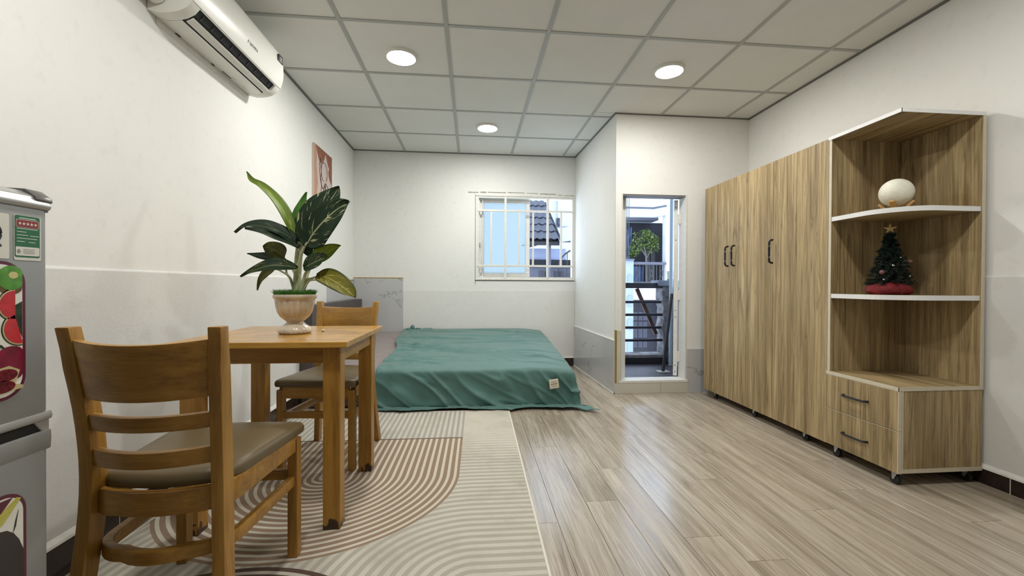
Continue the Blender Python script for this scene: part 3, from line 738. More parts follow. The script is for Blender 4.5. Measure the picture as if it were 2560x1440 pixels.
for k, x in enumerate((5.86, 5.96, 6.04)):
    tag(MB().tube([(x, 15.9, 1.961), (x, 15.9, 4.6)], .014, 6).build('pole', MAT['o_stone']), ('leftmost thin pole rising from the blue pilaster', 'middle thin pole rising from the blue pilaster', 'rightmost thin pole rising from the blue pilaster')[k], 'pole')
tr = empty('tree', (6.95, 16.45, 1.86)); tag(tr, 'small leafy tree across the alley beyond the doorway', 'tree')
m = MB(); m.tube([(6.95, 16.35, .886), (6.93, 16.35, 2.1), (6.85, 16.35, 2.5)], .035, 7); m.tube([(6.93, 16.35, 2.0), (7.2, 16.35, 2.5)], .022, 6); m.tube([(6.93,16.35,2.1),(6.6,16.35,2.6)], .022, 6)
m.build('trunk', MAT['o_trunk'], tr)
m = MB(); rs = random.Random(11)
cl = [(6.75,16.4,2.78,.42),(7.0,16.4,2.6,.42),(7.15,16.4,2.5,.36),(6.5,16.35,2.45,.28),(6.95,16.3,2.95,.25),(7.25,16.4,2.75,.24),(6.35,16.3,2.2,.16)]
for k in range(1400):
    cx, cy, cz, r = rs.choice(cl)
    d = Vector((rs.gauss(0,1), rs.gauss(0,1)*.6, rs.gauss(0,1)*.8)).normalized()*r*rs.random()**.4
    p = Vector((cx,cy,cz))+d; l = rs.uniform(.06,.12); a = Vector((rs.gauss(0,1), rs.gauss(0,1), rs.gauss(-.3,.6))).normalized(); b_ = a.cross(Vector((rs.gauss(0,1), rs.gauss(0,1), 1))).normalized()*l*.3
    m.add([p-a*l*.5, p+b_, p+a*l*.5, p-b_], [(0,1,2,3)])
tag(m.build('foliage', MAT['o_leaf'], tr), kind='stuff')

# ------------------------------------------------------------------ beyond the window
rf = empty('tiled_roof_house', (2.6, 19, -2)); tag(rf, 'house with a slate blue tiled roof outside the window', 'building')
box('wall', MAT['o_blue'], (-3.0, 4.3, 19.2, 19.6, 2.10, 2.62), rf); box('dark_band', MAT['o_dark'], (-3.0, 4.9, 19.1, 19.5, 1.72, 2.10), rf)
box('lower_wall', MAT['o_grey'], (-3.0, 5.4, 18.9, 19.2, -2, 1.72), rf)
for (a, b) in ((3.02, 3.16), (3.28, 3.44), (3.72, 3.86), (3.96, 4.06)):
    w = box('window', MAT['o_stone'], (a-.03, b+.03, 18.87, 18.92, 1.22, 1.58), rf); box('pane', MAT['o_pane'], (a, b, 18.85, 18.88, 1.25, 1.55), w)
box('post', MAT['o_grey'], (3.28, 3.42, 18.2, 18.35, 1.2, 3.0), rf)
# roof tiles: pan tiles laid in courses, each a curved piece
E0 = Vector((3.78, 18.0, 2.89)); sl = Vector((0, 1, .60)).normalized(); up_ = Vector((0, -.60, 1)).normalized()
TW, TL = .30, .80
def tile_mesh():
    vs, fs = [], []; n = 8
    for j, (s, lift) in enumerate(((0, .05), (TL*1.08, .0))):
        for i in range(n+1):
            u = i/n; h = .055*math.sin(u*PI*1.0)**1 if u < .62 else .055*math.sin(.62*PI)*(1-(u-.62)/.38)*.35
            p = Vector((-u*TW, 0, 0))+sl*s+up_*(h+lift); vs += [p, p-up_*.03]
    for i in range(n):
        a = i*2; b = (n+1)*2+i*2
        fs += [(a, a+2, b+2, b), (a+1, b+1, b+3, a+3), (a, a+1, a+3, a+2), (b, b+2, b+3, b+1)]
    fs += [(0, (n+1)*2, (n+1)*2+1, 1), (n*2, n*2+1, (n+1)*2+n*2+1, (n+1)*2+n*2)]
    return MB().add(vs, fs)
tm = None
for r in range(6):
    for c in range(16):
        if tm is None:
            o = tile_mesh().build('roof_tile', MAT['o_tile'], None, origin=(0,0,0), smooth=True); tm = o.data
        else: o = bpy.data.objects.new('roof_tile', tm); C.objects.link(o)
        o.parent = rf; o.location = E0+Vector((-c*TW-.02*(r % 2), 0, 0))+sl*(r*TL)-Vector(rf['_o'])
MB().prism([(18.0, 2.80), (21.9, 5.14), (21.9, 4.95), (18.05, 2.66)], 'x', -1.1, 3.76).build('roof_deck', MAT['o_dark'], rf)
MB().prism([(17.98, 2.78), (22.0, 5.2), (22.0, 5.32), (17.98, 2.98)], 'x', 3.78, 3.83).build('verge_board', MAT['o_dark'], rf)
MB().sweep([(2.3, 18.2, 2.56), (3.45, 18.2, 2.92)], [(-.05,-.05),(.05,-.05),(.05,.05),(-.05,.05)]).build('eave_brace', MAT['o_dark'], rf)
wh = empty('white_building', (6, 26, -2)); tag(wh, 'white building with a sloping parapet right of the tiled roof', 'building')
box('wall', MAT['o_white'], (3.9, 12, 26, 26.5, -2, 12), wh); box('upper_glass', MAT['o_cyan'], (5.25, 7.5, 25.6, 25.8, 4.6, 8.0), wh)
MB().prism([(4.6, 4.0), (7.2, 4.9), (7.2, 3.75), (4.6, 3.35)], 'y', 23.8, 24.0).build('parapet', MAT['o_white'], wh)
box('shade_line', MAT['o_grey'], (4.9, 7.2, 24.2, 24.4, 3.45, 3.58), wh)
oc = empty('outdoor_unit', (4.5, 22, 4.0)); tag(oc, 'small outdoor cooling unit beside the tiled roof edge', 'outdoor unit')
box('casing', MAT['o_grey'], (4.42, 4.72, 22, 22.3, 4.02, 4.5), oc, .01)
MB().tube([(4.57+.11*math.cos(a), 21.99, 4.26+.16*math.sin(a)) for a in [2*PI*j/16 for j in range(16)]], .014, 6, closed=True).build('fan_guard', MAT['o_dark'], oc)
st = empty('spiral_stair_rail', (4.2, 17.6, 1.0)); tag(st, 'dark curved handrail of an outdoor stair at the window edge', 'stair rail')
box('landing', MAT['o_dark'], (3.5, 4.7, 17.3, 18.899, .9, 1.0), st)
MB().tube(bez([(3.66,17.8,1.55),(3.70,17.7,1.95),(3.85,17.6,2.2),(4.05,17.55,2.36),(4.22,17.5,2.45),(4.5,17.5,2.6)], 20), .035, 8).build('handrail', MAT['rail_dark'], st, smooth=True)
for (x, y, z0, z1) in ((3.76,17.65,1.0,2.05),(3.99,17.56,1.0,2.30),(4.18,17.5,1.0,3.38),(4.26,17.5,1.0,3.6)):
    MB().tube([(x,y,z0),(x,y,z1)], .018, 6).build('baluster', MAT['rail_dark'], st)
# ------------------------------------------------------------------ rug
RX0, RX1, RY0, RY1 = -1.265, .268, .955, 3.165
RUGC = Vector(((RX0+RX1)/2, (RY0+RY1)/2, 0.0006))
RUG_C = (-.706-RUGC.x, 2.113-RUGC.y); RUG_LINE = 2.602-RUGC.y
RUG_Q = (.02-RUGC.x, 1.30-RUGC.y); RUG_D = (-.70-RUGC.x, .90-RUGC.y)
rug = MB().box(RX0+.008, RX1-.008, RY0+.008, RY1-.008, .0006, .0075).build('rug', rug_mat(), None, .002, seg=1, origin=RUGC)
tag(rug, 'cream and brown arch-striped rug under the dining table', 'rug')
m = MB().box(RX0, RX0+.009, RY0, RY1, .0006, .0085).box(RX1-.009, RX1, RY0, RY1, .0006, .0085).box(RX0+.009, RX1-.009, RY0, RY0+.009, .0006, .0085).box(RX0+.009, RX1-.009, RY1-.009, RY1, .0006, .0085)
m.build('binding', plain('rug_binding', (.66,.63,.55), .9), rug, .001, seg=1)
rug.rotation_euler.z = -.012
RZ = .0078     # top of the rug

# ------------------------------------------------------------------ chairs
def chair_post(s):
    # C-curved rear post: floor -> seat -> top, rectangular section, leaning and splaying
    path = bez([(s*.180,-.238,RZ), (s*.163,-.212,.22), (s*.152,-.196,.43), (s*.154,-.208,.62), (s*.168,-.244,.842)], 18)
    vs = []; fs = []
    for i, p in enumerate(path):
        k = i/18; d = .050-.012*abs(k-.45); w = .031
        if k > .9: d = .036
        for a, b in ((-w/2,-d/2),(w/2,-d/2),(w/2,d/2),(-w/2,d/2)): vs.append((p.x+a, p.y+b, p.z))
    for i in range(18):
        for e in range(4): fs.append((i*4+e, i*4+(e+1)%4, (i+1)*4+(e+1)%4, (i+1)*4+e))
    fs += [(3,2,1,0), (72,73,74,75)]
    return MB().add(vs, fs)
def upath(xf, xr, yf, yr, rad, bow=0.02, n=8):
    # U-shape in plan, from the front left round the rear to the front right
    pts = [(-xf, yf), (-(xf*.6+xr*.4), yf*.45+yr*.55*.2)]
    for k in range(n+1):
        a = PI+PI/2*k/n; pts.append((-xr+rad+rad*math.cos(a), yr+rad+rad*math.sin(a)))
    for k in range(1, 6):
        u = -1+2*k/6; pts.append((u*(xr-rad), yr-bow*(1-u*u)))
    for k in range(n+1):
        a = 1.5*PI+PI/2*k/n; pts.append((xr-rad+rad*math.cos(a), yr+rad+rad*math.sin(a)))
    pts += [((xf*.6+xr*.4), yf*.45+yr*.55*.2), (xf, yf)]
    return pts
def bowed(z0, z1, xh, y, bow, t, zcut=0, n=14, tip=None):
    # curved back rail between the posts, bowed backwards, top edge dipping in the middle
    vs, fs = [], []
    for i in range(n+1):
        u = -1+2*i/n; x = u*xh; d = bow*(1-u*u); dip = zcut*(1-u*u); lean = tip or 0
        for yy, zz in ((-t/2, z0-dip*.6), (t/2, z0-dip*.6), (t/2-lean, z1-dip), (-t/2-lean, z1-dip)): vs.append((x, y-d+yy, zz))
    for i in range(n):
        for e in range(4): fs.append((i*4+e, i*4+(e+1)%4, (i+1)*4+(e+1)%4, (i+1)*4+e))
    fs += [(3,2,1,0), (n*4,n*4+1,n*4+2,n*4+3)]
    return MB().add(vs, fs)
def make_chair(label):
    e = empty('dining_chair', (0,0,0)); tag(e, label, 'chair', 'wooden dining chairs at the table')
    for s in (-1, 1):
        chair_post(s).build('rear_post', MAT['wood_z'], e, .004, smooth=35)
        MB().box(s*.178-.0165, s*.178+.0165, .160, .196, RZ, .415).build('front_leg', MAT['wood_z'], e, .004)
    bowed(.668, .812, .154, -.216, .040, .022, .010, tip=.026).build('top_rail', MAT['wood_x'], e, .004, smooth=35)
    bowed(.587, .628, .152, -.205, .036, .022, .004, tip=.006).build('back_slat', MAT['wood_x'], e, .005, smooth=35)
    bowed(.496, .540, .148, -.199, .036, .022, .004, tip=.004).build('back_slat', MAT['wood_x'], e, .005, smooth=35)
    sec = [(-.010,-.030),(.010,-.030),(.010,.030),(-.010,.030)]
    MB().sweep([(x, y, .402) for x, y in upath(.180, .160, .175, -.208, .075, .014)], sec).build('seat_frame', MAT['wood_x'], e, .003, smooth=35)
    MB().box(-.165, .165, .176, .196, .372, .432).build('front_rail', MAT['wood_x'], e, .003)
    sec = [(-.011,-.017),(.011,-.017),(.011,.017),(-.011,.017)]
    MB().sweep([(x, y, .272) for x, y in upath(.175, .158, .172, -.205, .085, .022)], sec).build('bent_stretcher', MAT['wood_x'], e, .004, smooth=35)
    MB().box(-.165, .165, .172, .194, .272, .305).build('front_stretcher', MAT['wood_x'], e, .003)
    # padded seat: rounded outline, domed top
    out = upath(.205, .172, .192, -.196, .085, .012)
    prev = out; n = len(out); front = [( .205-.41*k/8, .206+.006*math.sin(PI*k/8)) for k in range(9)]
    outl = out+[(.198,.203)]+front[1:-1]+[(-.198,.203)]
    rings = [(.985,.4315),(1.0,.440),(1.0,.452),(.975,.462),(.90,.469),(.70,.4745),(.40,.477),(.12,.478)]
    vs, fs = [], []; L = len(outl)
    for sc_, z in rings:
        for x, y in outl: vs.append((x*sc_, y*sc_, z))
    for j in range(len(rings)-1):
        for i in range(L): fs.append((j*L+i, j*L+(i+1)%L, (j+1)*L+(i+1)%L, (j+1)*L+i))
    fs += [tuple(range(L))[::-1], tuple(range((len(rings)-1)*L, len(rings)*L))]
    MB().add(vs, fs).build('seat', MAT['seat'], e, smooth=60)
    return e
near = make_chair('brown wooden dining chair seen from behind, closest to the fridge')
far = empty('dining_chair', (0,0,0)); tag(far, 'brown wooden dining chair facing the viewer, between the table and the bed', 'chair', 'wooden dining chairs at the table')
for ch in list(near.children):
    c = ch.copy(); C.objects.link(c); c.parent = far
near.location = (-.787, 1.340, 0); near.rotation_euler.z = 0.0
far.location = (-.763, 2.385, 0); far.rotation_euler.z = PI-.082

# ------------------------------------------------------------------ table
tb = empty('dining_table', (-.787, 1.94, 0)); tag(tb, 'small square wooden dining table with straight legs', 'table')
TX0, TX1, TY0, TY1 = -1.108, -.466, 1.627, 2.255
MB().box(TX0, TX1, TY0, TY1, .708, .7305).build('tabletop', MAT['wood_top'], tb, .003)
for lx in (-1.074, -.564):
    for ly in (1.662, 2.166):
        MB().box(lx, lx+.064, ly, ly+.062, RZ, .708).build('leg', MAT['wood_leg'], tb, .003)
MB().box(-1.010, -.564, 1.668, 1.690, .645, .708).build('apron', MAT['wood_x'], tb, .002)
MB().box(-1.010, -.564, 2.200, 2.222, .645, .708).build('apron', MAT['wood_x'], tb, .002)
MB().box(-1.068, -1.046, 1.724, 2.166, .645, .708).build('apron', MAT['wood_y'], tb, .002)
MB().box(-.528, -.506, 1.724, 2.166, .645, .708).build('apron', MAT['wood_y'], tb, .002)
m = MB().sphere((-.673, 1.988, .7355), .0085, 8, 6, (1.1,.9,.62)); m.sphere((-.681, 1.984, .7325), .004, 8, 5, (1.2,1,.45))
tag(m.build('crumb', MAT['crumb'], smooth=True), 'tiny white crumb on the table right of the plant pot', 'crumb')

# ------------------------------------------------------------------ potted plant
PX, PY, PZ = -.772, 1.930, .7310
pt = empty('potted_plant', (PX, PY, PZ)); tag(pt, 'leafy dumb cane plant in a beige urn on the table', 'potted plant')
prof = [(.060,0),(.066,.004),(.067,.014),(.060,.026),(.044,.038),(.034,.048),(.034,.052),(.044,.060),(.058,.073),(.069,.092),(.075,.115),(.0785,.138),(.0795,.146),(.0800,.148),(.0855,.153),(.0885,.160),(.0870,.167),(.0810,.170),(.0760,.166),(.0740,.150)]
def fl(j, a):
    if 8 <= j <= 11: return .034*abs(math.sin(a*10))-.022
    if 2 <= j <= 4: return .025*abs(math.sin(a*11))-.01
    return 0
MB().lathe([(r, PZ+z) for r, z in prof], 120, (PX, PY), fl).build('pot', MAT['pot'], pt, smooth=50)
m = MB(); rs = random.Random(2)
m.lathe([(.076, PZ+.150), (.074, PZ+.158), (.05, PZ+.164), (.003, PZ+.166)], 24, (PX, PY))
for k in range(2600):
    a = rs.random()*2*PI; r = .081*math.sqrt(rs.random()); b = Vector((PX+r*math.cos(a), PY+r*math.sin(a), PZ+.168))
    t_ = Vector((rs.gauss(0,.006)+math.cos(a)*r*.12, rs.gauss(0,.006)+math.sin(a)*r*.12, rs.uniform(.010,.028))); s_ = Vector((rs.gauss(0,1), rs.gauss(0,1), 0)).normalized()*.0011
    m.add([b-s_, b+s_, b+t_], [(0,1,2)])
tag(m.build('moss', MAT['moss'], pt), kind='stuff')
PET=[[(-0.765, 1.93, 0.89), (-0.762, 1.93, 0.998), (-0.759, 1.93, 1.068), (-0.752, 1.93, 1.13)], [(-0.768, 1.92, 0.89), (-0.79, 1.92, 0.972), (-0.836, 1.94, 1.002), (-0.87, 1.97, 1.011)], [(-0.776, 1.95, 0.89), (-0.801, 1.96, 0.963), (-0.825, 1.97, 0.999), (-0.826, 1.96, 1.060)], [(-0.748, 1.92, 0.89), (-0.727, 1.91, 0.972), (-0.71, 1.9, 1.006), (-0.7, 1.89, 1.025)], [(-0.748, 1.93, 0.89), (-0.723, 1.92, 0.958), (-0.694, 1.91, 0.97), (-0.662, 1.9, 0.981)], [(-0.756, 1.95, 0.89), (-0.733, 1.96, 0.982), (-0.723, 1.97, 1.018), (-0.712, 1.97, 1.063)], [(-0.753, 1.925, 1.0), (-0.742, 1.91, 1.06), (-0.728, 1.9, 1.095), (-0.708, 1.895, 1.125)], [(-0.762, 1.93, 1.04), (-0.765, 1.93, 1.103), (-0.772, 1.93, 1.133)], [(-0.737, 1.91, 0.89), (-0.703, 1.89, 0.953), (-0.67, 1.88, 0.963), (-0.637, 1.88, 0.96)], [(-.762,1.93,1.0),(-.757,1.922,1.06),(-.752,1.918,1.10)], [(-.760,1.93,.95),(-.756,1.91,.99),(-.748,1.90,1.017)], [(-.763,1.94,.95),(-.80,1.96,1.02),(-.828,1.97,1.045)]]
RAD = [.0165,.0055,.0065,.0075,.0075,.0065,.0085,.006,.004,.008,.005,.004]
for p, r in zip(PET, RAD):
    q = bez(p, 14); MB().tube(q, r, 9, scale=[1.15-.65*i/14 for i in range(15)] if r < .015 else [1.05-.25*i/14 for i in range(15)]).build('stalk', MAT['stem'], pt, smooth=True)
LEAVES=[
('yellow',[(-0.772,1.93,1.133),(-0.811,1.93,1.242),(-0.861,1.95,1.315),(-0.929,1.97,1.374),(-0.979,1.98,1.403),(-1.001,1.98,1.442)],.034,(.72,-.55,.42)),
('mid',[(-0.785,1.98,1.143),(-0.78,1.99,1.244),(-0.765,2.0,1.309),(-0.746,2.0,1.362)],.034,(-.3,-.95,.1)),
('darkA',[(-0.748,1.95,1.091),(-0.717,1.95,1.168),(-0.666,1.95,1.266),(-0.626,1.96,1.331),(-0.595,1.97,1.383)],.094,(-.1,-.97,.25)),
('darkB',[(-0.715,1.90,1.11),(-0.683,1.89,1.161),(-0.627,1.87,1.219),(-0.57,1.86,1.266),(-0.519,1.86,1.297)],.088,(.05,-.95,.30)),
('dark',[(-0.751,1.92,1.106),(-0.798,1.90,1.157),(-0.854,1.88,1.183),(-0.906,1.87,1.192),(-0.945,1.86,1.183),(-0.98,1.86,1.156)],.040,(-.1,-.62,.78)),
('dark',[(-0.748,1.90,1.098),(-0.785,1.87,1.123),(-0.828,1.84,1.141),(-0.874,1.82,1.158),(-0.925,1.82,1.168)],.036,(.1,-.50,.86)),
('olive',[(-0.824,1.95,1.060),(-0.857,1.96,1.088),(-0.895,1.97,1.105),(-0.925,1.98,1.111)],.042,(.1,-.95,.25)),
('dark2',[(-0.75,1.90,1.015),(-0.789,1.86,1.023),(-0.836,1.84,1.022),(-0.887,1.83,1.004),(-0.939,1.82,0.972)],.034,(-.1,-.85,.5)),
('dark',[(-0.827,1.97,1.044),(-0.883,1.98,1.061),(-0.947,1.99,1.07),(-1.005,2.0,1.078)],.026,(0,-.8,.6)),
('olive',[(-0.874,1.98,1.013),(-0.916,1.99,0.995),(-0.945,2.0,0.967),(-0.96,2.0,0.916)],.024,(-.2,-.9,.3)),
('light',[(-0.716,1.97,1.063),(-0.685,1.98,1.073),(-0.639,1.99,1.101),(-0.598,2.0,1.121)],.042,(.1,-.92,.35)),
('dark2',[(-0.719,1.90,1.018),(-0.68,1.88,1.035),(-0.638,1.87,1.052),(-0.607,1.86,1.065)],.046,(0,-.85,.5)),
('olive2',[(-0.665,1.90,0.981),(-0.614,1.87,0.972),(-0.555,1.84,0.943),(-0.508,1.82,0.91),(-0.481,1.81,0.887)],.050,(.25,-.85,.5)),
('dark',[(-0.763,1.99,1.118),(-0.748,2.0,1.106),(-0.737,2.0,1.084),(-0.732,2.0,1.064)],.026,(0,-1,.2)),
]
def leaf(kind, pts, hw, nh, k):
    n, w = 22, 8; mid = bez(pts, n); vs, fs, uv = [], [], []; nh = Vector(nh).normalized()
    rs = random.Random(k); ph = rs.random()*6
    for i, p in enumerate(mid):
        u = i/n; d = (mid[min(i+1,n)]-mid[max(i-1,0)]).normalized(); s = d.cross(nh).normalized(); nn = s.cross(d).normalized()
        if nn.dot(nh) < 0: nn = -nn
        wd_ = hw*(math.sin(PI*min(1,u**.72*1.0))**.75)*(1-.22*u) if u < 1 else 0
        wd_ = max(wd_, .0006)
        for j in range(w+1):
            v = -1+2*j/w
            lift = .16*hw*abs(v)**1.5*(1 if hw > .05 else 1.6) + .05*hw*math.sin(u*9+ph+v*2.5)*abs(v)
            vs.append(p+s*(v*wd_)+nn*lift-nn*.0*u); uv.append((u, .5+v*.5))
    for i in range(n):
        for j in range(w): fs.append((i*(w+1)+j, i*(w+1)+j+1, (i+1)*(w+1)+j+1, (i+1)*(w+1)+j))
    o = MB().add(vs, fs).build('leaf', LM[kind], pt, smooth=80, uv=uv)
    md = o.modifiers.new('thickness', 'SOLIDIFY'); md.thickness = .0007
for k, L_ in enumerate(LEAVES): leaf(*L_, k)

# ------------------------------------------------------------------ bed: frame with headboard, mattress, green sheet
bd = empty('bed_frame', (-.2, 4.0, 0)); tag(bd, 'low dark brown bed frame with a headboard on the left wall', 'bed')
box('headboard', MAT['headboard'], (-1.300, -1.220, 3.36, 4.828, 0, .782), bd, .003)
box('base', MAT['headboard'], (-1.220, .70, 3.34, 4.80, .03, .14), bd, .003)
box('side_rail', MAT['headboard'], (-1.220, .72, 3.31, 3.338, .015, .139), bd, .003)
def bedtop(x, y):
    k = max(0, min(1, (y-3.25)/1.6)); z = .292+.148*k**.85
    z -= .028*max(0, (x-.45)/.35)**2
    return z
m = MB(); nx, ny = 60, 48; vs, fs = [], []
MX0, MX1, MY0, MY1 = -1.215, .765, 3.29, 4.84
for j in range(ny+1):
    for i in range(nx+1):
        u, v = i/nx, j/ny; x, y = MX0+(MX1-MX0)*u, MY0+(MY1-MY0)*v
        ed = min(u*(MX1-MX0), (1-u)*(MX1-MX0), v*(MY1-MY0), (1-v)*(MY1-MY0))
        z = bedtop(x, y)-.012-.03*max(0, 1-ed/.05)**2
        wr_ = mnoise.noise(Vector((x*9, y*5+x*3, 2)))*.5+mnoise.noise(Vector((x*17, y*21, 5)))*.5
        vs.append((x, y, z+.030*(max(0,.3-abs(wr_))-.15)*(1 if x < -.55 else .2)))
for j in range(ny):
    for i in range(nx): a = j*(nx+1)+i; fs.append((a, a+1, a+nx+2, a+nx+1))
bnd = [i for i in range(nx+1)]+[(j+1)*(nx+1)+nx for j in range(ny)]+[ny*(nx+1)+i for i in range(nx-1,-1,-1)]+[j*(nx+1) for j in range(ny-1,0,-1)]
b0 = len(vs)
for i in bnd: vs.append((vs[i][0], vs[i][1], .141))
for k in range(len(bnd)): k2 = (k+1) % len(bnd); fs.append((bnd[k2], bnd[k], b0+k, b0+k2))
fs.append(tuple(range(b0, b0+len(bnd))))
tag(m.add(vs, fs).build('mattress', MAT['mauve'], smooth=60), 'mattress in a mauve grey fitted sheet on the low bed', 'mattress')
# the green sheet: spread over the mattress, hanging down in front and at the right
XE, YE = .772, 3.262
nx, ny = 220, 190; vs, fs = [], []
rs = random.Random(21)
CREASES = [(rs.uniform(-.6,.7), rs.uniform(3.35,4.75), rs.uniform(-.28,.12), rs.uniform(.2,.55), rs.uniform(.005,.011), rs.uniform(.012,.022)) for k in range(26)]
CREASES += [(-.15,3.82,-.30,.62,.016,.018),(.15,3.66,-.22,.5,.013,.016),(.25,4.15,.18,.55,.012,.022),(-.3,4.3,-.15,.5,.012,.02),(.45,3.58,-.08,.35,.012,.014),(-.45,4.0,-.35,.3,.014,.016)]
def fbm(x, y, s=0): return mnoise.noise(Vector((x, y, s)))+.5*mnoise.noise(Vector((x*2.1, y*2.1, s+3)))
for j in range(ny+1):
    t_ = j/ny*(4.825-YE+.385)
    y0 = 4.825-t_
    for i in range(nx+1):
        k = i/nx
        # left border slants and wobbles
        xl = -.70-.10*max(0, (min(y0, 4.82)-4.0))+.02*math.sin(y0*7)+(.015*fbm(y0*6, 1))
        if y0 < 3.35: xl = -.715
        s_ = k*(XE-xl+.27); x0 = xl+s_
        a = max(0, x0-XE); b = max(0, YE-y0)
        xx, yy = min(x0, XE), max(y0, YE)
        zt = bedtop(xx, yy)+.006
        # creases on the top: long ridges, sharper near the middle band
        wr_ = 0
        for (cx0, cy0, cs, cl, ca, cw) in CREASES:
            along = xx-cx0; off = yy-(cy0+cs*along+.05*fbm(xx*3, cy0*7, 2))
            win_ = max(0, 1-(along/cl)**2)
            if win_ > 0 and abs(off) < 4*cw: wr_ += ca*win_*(math.exp(-(off/cw)**2)-.45*math.exp(-((off+1.6*cw)/cw)**2))
        wr_ += .006*max(0, .28-abs(fbm(xx*2.6+yy*1.3, yy*5.5, 1)))
        if xx < -.45: wr_ += .012*abs(fbm(xx*9, yy*9, 7))
        drop = 0; px, py, pz = xx, yy, zt+wr_
        if a > 0 or b > 0:
            d = math.hypot(a, b); phi = math.atan2(b, a) if d else 0
            flr = .0115+.0
            H = zt-flr
            # round the edge
            R_ = .03; ang = min(d/R_, PI/2); ox = R_*math.sin(ang); oz = R_*(1-math.cos(ang)); dd = max(0, d-R_*PI/2)
            down = oz+dd
            dirx, diry = (math.cos(phi), -math.sin(phi))
            fold = 0
            if b > a:
                ph = (xx-(.75+.5*fbm(xx*.9, 4))*down)*12+3.4*fbm((xx-down)*2.0, down*1.6, 9)
                rg_ = (1-abs(math.sin(ph)))**2.2; am = .35+.9*max(0, fbm((xx-.8*down)*1.8, down*1.5, 3)+.35)
                fold = .036*min(1, down/.09)*am*(rg_-.25)+.010*min(1, down/.1)*max(0, .18-abs(fbm((xx-1.6*down)*3.2, down*2.4, 17)))/.18+.012*min(1, down/.12)*fbm(xx*5, down*6, 2)
                ph2 = (xx-2.2*down)*31+3*fbm(xx*3, down*2, 5); fold += .006*max(0, fbm(xx*2.3, down*3, 15))*min(1, down/.07)*(1-abs(math.sin(ph2)))**3
            else:
                g = math.sin((yy)*9+2*fbm(yy*2, 3)); fold = .010*min(1, down/.1)*g
            fold += .05*math.sin(2*phi)**2*min(1, down/.2)*(1 if a*b > 0 else 0)
            out = ox+.015*min(1, down/.25)+fold
            ext = 0
            lim = H-(.003+.010*max(0, fbm(xx*5, yy*5, 6)))
            if a > b: lim = min(lim, .255)
            if down > lim: ext = down-lim; down = lim
            hem = .0
            if ext > 0 and b >= a:
                out += ext*(.85+.15*math.sin(xx*11)); hem = .016*abs(math.sin(ext*30+xx*3))*(.5+.8*abs(fbm(xx*6, ext*8, 8)))
            px = xx+dirx*out; py = yy+diry*out; pz = zt+wr_*max(0,1-d/.05)-down+hem
            pz = max(pz, .003 if py > 3.185 or px > .275 else .0105)
        vs.append((px, py, pz))
for j in range(ny):
    for i in range(nx): a = j*(nx+1)+i; fs.append((a, a+1, a+nx+2, a+nx+1))
# crumpled lump at the back left corner of the sheet
o = MB().add(vs, fs).build('green_sheet', MAT['green_sheet'], smooth=80)
md = o.modifiers.new('thickness', 'SOLIDIFY'); md.thickness = .003; md.offset = 1
tag(o, 'creased green sheet draped over the bed down to the floor', 'bed sheet')
m = MB(); m.sphere((-.66, 4.78, .462), .028, 14, 10, (.9,.8,1.2)); m.sphere((-.70, 4.76, .448), .022, 12, 8, (1.5,.8,.8)); m.sphere((-.60, 4.79, .45), .02, 12, 8, (1.8,.8,.6))
m.build('bunched_corner', MAT['green_sheet'], o, smooth=80)
lb = MB(); M_ = Matrix.Rotation(-.14, 4, 'Y')
lab = [Vector(p) for p in ((-.036,0,-.034),(.036,0,-.034),(.036,0,.034),(-.036,0,.034))]
LC = Vector((.628, 3.185, .188))
f4 = [LC+M_@p for p in lab]; b4 = [p+Vector((0,.010,0)) for p in f4]
lo = lb.add(f4+b4, [(0,1,2,3),(7,6,5,4),(0,4,5,1),(1,5,6,2),(2,6,7,3),(3,7,4,0)]).build('care_label', MAT['label'], o)
for z, w, h in ((.015,.04,.003),(.0,.05,.006),(-.017,.034,.003)):
    q = [LC+M_@Vector(p)+Vector((0,-.0006,0)) for p in ((-w/2,0,z-h/2),(w/2,0,z-h/2),(w/2,0,z+h/2),(-w/2,0,z+h/2))]; q2 = [p+Vector((0,.0008,0)) for p in q]
    MB().add(q+q2, [(0,1,2,3),(7,6,5,4),(0,4,5,1),(1,5,6,2),(2,6,7,3),(3,7,4,0)]).build('print_line', plain('label_print', (.22,.19,.14), .8), lo)

# ------------------------------------------------------------------ wardrobe
FX, BX = 2.0, 2.446
def handle_v(y, z0, z1, parent):
    p = [(FX-.018, y, z0), (FX-.038, y, z0+.006), (FX-.044, y, z0+.022), (FX-.044, y, (z0+z1)/2), (FX-.044, y, z1-.022), (FX-.038, y, z1-.006), (FX-.018, y, z1)]
    MB().tube(bez(p, 24), .0068, 8).build('handle', MAT['black_metal'], parent, smooth=True)
def caster(x, y, parent, z=.062):
    e = empty('caster', (x, y, 0)); e.parent = parent; e.location = Vector(e['_o'])-Vector(parent['_o'])
    box('plate', MAT['caster_metal'], (x-.022, x+.022, y-.022, y+.022, z-.004, z), e)
    MB().prism([(y-.014, z-.004), (y+.014, z-.004), (y+.012, .022), (y+.004, .022)], 'x', x-.013, x-.0105).build('fork', MAT['caster_metal'], e)
    MB().prism([(y-.014, z-.004), (y+.014, z-.004), (y+.012, .022), (y+.004, .022)], 'x', x+.0105, x+.013).build('fork', MAT['caster_metal'], e)
    w = [(y+.006+.024*math.cos(2*PI*k/20), .024+.024*math.sin(2*PI*k/20)) for k in range(20)]
    MB().prism(w, 'x', x-.009, x+.009).build('wheel', MAT['caster'], e, .002, seg=1)
wa = empty('wardrobe', (2.22, 2.85, 0)); tag(wa, 'three-door oak laminate wardrobe with black handles', 'wardrobe')
WY0, WY1, WZB, WZT = 2.222, 3.478, .062, 1.780
